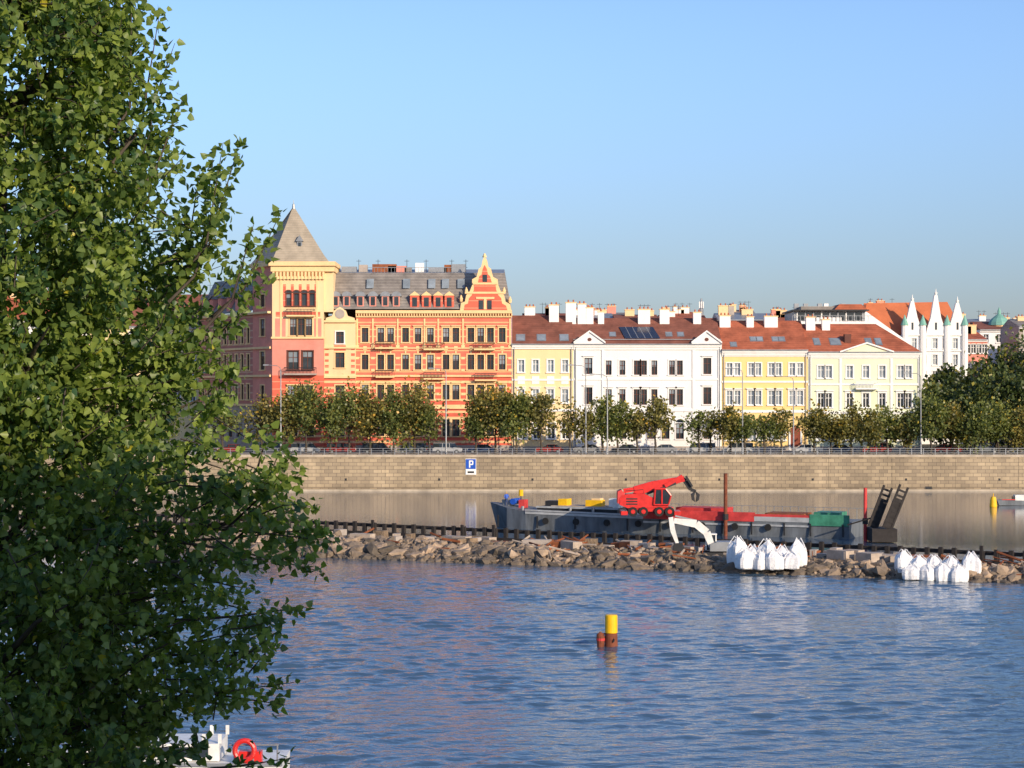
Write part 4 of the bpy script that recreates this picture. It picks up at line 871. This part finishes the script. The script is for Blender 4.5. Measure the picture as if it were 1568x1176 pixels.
# worker on the bow: one continuous skinned figure
def person(name,loc,rot,shirt,trousers):
    J=dict(pel=(0,0,.95),ch=(0,.02,1.25),nk=(0,.03,1.47),hd=(0,.0,1.56),ht=(0,0,1.74),ls=(-.18,.02,1.42),le=(-.26,.02,1.15),lh=(-.22,-.2,1.0),rs=(.18,.02,1.42),re=(.27,.0,1.14),rh=(.24,-.22,1.05),lk=(-.11,-.03,.5),lf=(-.12,.02,.07),lt=(-.13,-.16,.04),rk=(.11,-.05,.5),rf=(.13,.05,.07),rt=(.14,-.13,.04))
    R=dict(pel=.15,ch=.17,nk=.06,hd=.085,ht=.08,ls=.07,le=.05,lh=.04,rs=.07,re=.05,rh=.04,lk=.07,lf=.045,lt=.04,rk=.07,rf=.045,rt=.04)
    Ed=[('pel','ch'),('ch','nk'),('nk','hd'),('hd','ht'),('ch','ls'),('ls','le'),('le','lh'),('ch','rs'),('rs','re'),('re','rh'),('pel','lk'),('lk','lf'),('lf','lt'),('pel','rk'),('rk','rf'),('rf','rt')]
    ks=list(J); me=bpy.data.meshes.new(name); me.from_pydata([J[k] for k in ks],[(ks.index(a),ks.index(c)) for a,c in Ed],[])
    o=bpy.data.objects.new(name,me); COL.objects.link(o); o.location=loc; o.rotation_euler=(0,0,rot)
    o.modifiers.new('skin','SKIN'); sv=me.skin_vertices[0].data
    for i,k in enumerate(ks): sv[i].radius=(R[k],R[k])
    sv[0].use_root=True; o.modifiers.new('sub','SUBSURF').levels=1; o.modifiers['sub'].render_levels=1
    m,nt,p=newmat(name+'_clothes'); N=nt.nodes; L=nt.links; tc=N.new('ShaderNodeTexCoord'); sp=N.new('ShaderNodeSeparateXYZ'); L.new(tc.outputs['Object'],sp.inputs[0])
    mr=N.new('ShaderNodeMath'); mr.operation='DIVIDE'; mr.inputs[1].default_value=2; L.new(sp.outputs[2],mr.inputs[0]); cr=N.new('ShaderNodeValToRGB'); cr.color_ramp.interpolation='CONSTANT'; L.new(mr.outputs[0],cr.inputs[0])
    e=cr.color_ramp.elements; e[0].color=(.02,.02,.02,1); e[1].position=.05; e[1].color=(*trousers,1)
    for pz,c in((.49,shirt),(.73,(.45,.25,.17)),(.83,(.75,.5,.02))): q=e.new(pz); q.color=(*c,1)
    L.new(cr.outputs[0],p.inputs['Base Color']); p.inputs['Roughness'].default_value=.8; me.materials.append(m)
    return o
try:
    person('worker',(A.x+dv.x*2.9+.3,A.y+dv.y*2.9+2.2,2.25),.4,(.04,.12,.5),(.03,.05,.12))
except Exception as ex: print('person failed',ex)

# ---------------------------------------------------------------- buoys
d=116.; b=B('yellow_mooring_buoy',(X(936,d),d,0))
b.tube('float','buoyrust',[(0,0,-.6),(0,0,.0),(0,0,.15),(0,0,.75),(0,0,.8)],[.38,.40,.38,.36,.3],20)
b.tube('marker','yellowpaint',[(0,0,.78),(0,0,.82),(0,0,1.83),(0,0,1.88),(0,0,1.9)],[.30,.37,.37,.33,.1],20)
b.tube('bollard','buoyrust',[(-.62,0,-.3),(-.62,0,.35),(-.62,0,.6),(-.66,0,.72),(-.6,0,.86)],[.2,.24,.26,.2,.06],12)
b.tube('band','dullred',[(-.62,0,.35),(-.62,0,.5)],[.265,.265],12); b.tube('bracket','buoyrust',[(-.6,0,.35),(0,0,.35)],[.07,.07],6); b.tube('bracket','buoyrust',[(-.6,0,.75),(-.2,0,.75)],[.05,.05],6)
b.tube('ring','dark',[(.1,.3,.5),(.15,.45,.45),(.1,.45,.3)],[.04,.04,.04],6); b.finish()
d=258.; b=B('yellow_channel_buoy',(X(1521,d),d,0)); b.tube('float','yellowpaint',[(0,0,-.3),(0,0,.1),(0,0,.9),(0,0,1.35),(0,0,1.4)],[.4,.5,.42,.3,.1],14); b.tube('topmark','yellowpaint',[(0,0,1.35),(0,0,1.8)],[.05,.05],6); b.finish()
d=262.; b=B('small_motorboat',(X(1562,d),d,0))
b.prism('hull','hull',[(-3,.05),(-3.3,.75),(3,.6),(2.8,0)],-.9,.9); b.box('cabin','whitepaint',-.8,1.3,-.6,.6,.6,1.4); b.box('windscreen','glass',-1.0,-.82,-.55,.55,.6,1.2); b.box('rail','redpaint',-2.6,-.9,.8,.86,.75,.85)
b.finish()

# moored boat bottom left
b=B('moored_boat',(-11.9,74,0))
vs=[b.pt(u,w,z) for u in(-5.5,3.35) for (w,z) in((-1.5,1.25),(-1.2,-.3),(1.2,-.3),(1.5,1.25))]; vs[0:4]=[b.pt(-6.8,-.2,1.6),b.pt(-6,-.1,-.3),b.pt(-6,.1,-.3),b.pt(-6.8,.2,1.6)]
mid=[b.pt(-3,-1.4,1.3),b.pt(-3,-1.1,-.3),b.pt(-3,1.1,-.3),b.pt(-3,1.4,1.3)]; vs=vs[:4]+mid+vs[4:]
fs=[]
for i in range(2):
    for j in range(4): fs.append((i*4+j,(i+1)*4+j,(i+1)*4+(j+1)%4,i*4+(j+1)%4))
fs.append((8,9,10,11)); b.add('hull',vs,fs,'whitepaint')
b.box('deck_trim','metal',-2.5,3.4,1.5,1.56,1.2,1.3)
b.box('cabin','whitepaint',-4,1.0,-1.1,1.1,1.3,1.95)
for u in(-3.1,-1.5,.35,.95): 
    for w in(-1.0,.95): b.box('posts','whitepaint',u,u+.13,w,w+.08,1.95,2.3)
b.box('windows','glass',-3.6,.6,1.101,1.12,1.45,1.83)
for u in(1.6,2.3,3.2): b.tube('railing','metal',[(u,1.35,1.25),(u,1.35,1.95)],[.03,.03],6)
b.tube('railing','metal',[(1.4,1.35,1.95),(3.25,1.35,1.95)],[.03,.03],6)
n=20; R_=.36
rv=[];rf=[]
for i in range(n):
    for j in range(8):
        a=2*math.pi*i/n;c=2*math.pi*j/8; r=R_+.1*math.cos(c); rv.append(b.pt(2.0+r*math.cos(a),1.5+.1*math.sin(c),1.78+r*math.sin(a)))
for i in range(n):
    for j in range(8): rf.append((i*8+j,((i+1)%n)*8+j,((i+1)%n)*8+(j+1)%8,i*8+(j+1)%8))
b.add('lifebuoy',rv,rf,'redpaint'); b.box('red_cover','redpaint',1.75,2.6,.9,1.3,1.25,1.7)
b.finish()

# ---------------------------------------------------------------- light
el=math.radians(18); az=math.radians(143)   # clockwise from +Y
sd=Vector((math.sin(az)*math.cos(el),math.cos(az)*math.cos(el),math.sin(el)))
sun=bpy.data.lights.new('sun','SUN'); sun.energy=5.0; sun.angle=math.radians(.5); sun.color=(1,.83,.62)
so=bpy.data.objects.new('sun',sun); so.rotation_euler=sd.to_track_quat('Z','Y').to_euler(); so.location=(50,-50,80); COL.objects.link(so)
w=bpy.data.worlds.new('World'); S.world=w; w.use_nodes=True; nt=w.node_tree; bg=nt.nodes['Background']
sk=nt.nodes.new('ShaderNodeTexSky'); sk.sky_type='NISHITA'; sk.sun_disc=False; sk.sun_elevation=el; sk.sun_rotation=az; sk.air_density=1.0; sk.dust_density=.6; sk.ozone_density=2.0
tc=nt.nodes.new('ShaderNodeTexCoord'); sp=nt.nodes.new('ShaderNodeSeparateXYZ'); nt.links.new(tc.outputs['Generated'],sp.inputs[0])
mr=nt.nodes.new('ShaderNodeMapRange'); mr.data_type='FLOAT_VECTOR'; mr.interpolation_type='SMOOTHSTEP'
cb=nt.nodes.new('ShaderNodeCombineXYZ')
for i in range(3): nt.links.new(sp.outputs[2],cb.inputs[i])
nt.links.new(cb.outputs[0],mr.inputs['Vector'])
vi={s.identifier:s for s in mr.inputs}
vi['From_Min_FLOAT3'].default_value=(-.02,)*3; vi['From_Max_FLOAT3'].default_value=(.2,)*3; vi['To_Min_FLOAT3'].default_value=(.50,.53,.76); vi['To_Max_FLOAT3'].default_value=(1.0,1.12,1.42)
mu=nt.nodes.new('ShaderNodeVectorMath'); mu.operation='MULTIPLY'; nt.links.new(sk.outputs[0],mu.inputs[0]); nt.links.new(mr.outputs['Vector'],mu.inputs[1])
nt.links.new(mu.outputs[0],bg.inputs[0]); bg.inputs[1].default_value=.135
cam=bpy.data.cameras.new('camera'); cam.sensor_width=36; cam.lens=36*F/1568; cam.shift_y=14/1568; cam.clip_end=12000; cam.clip_start=.5
co=bpy.data.objects.new('camera',cam); co.location=(0,0,15); co.rotation_euler=(math.pi/2,0,0); COL.objects.link(co); S.camera=co
S.view_settings.view_transform='Standard'; S.view_settings.look='None'; S.view_settings.exposure=0
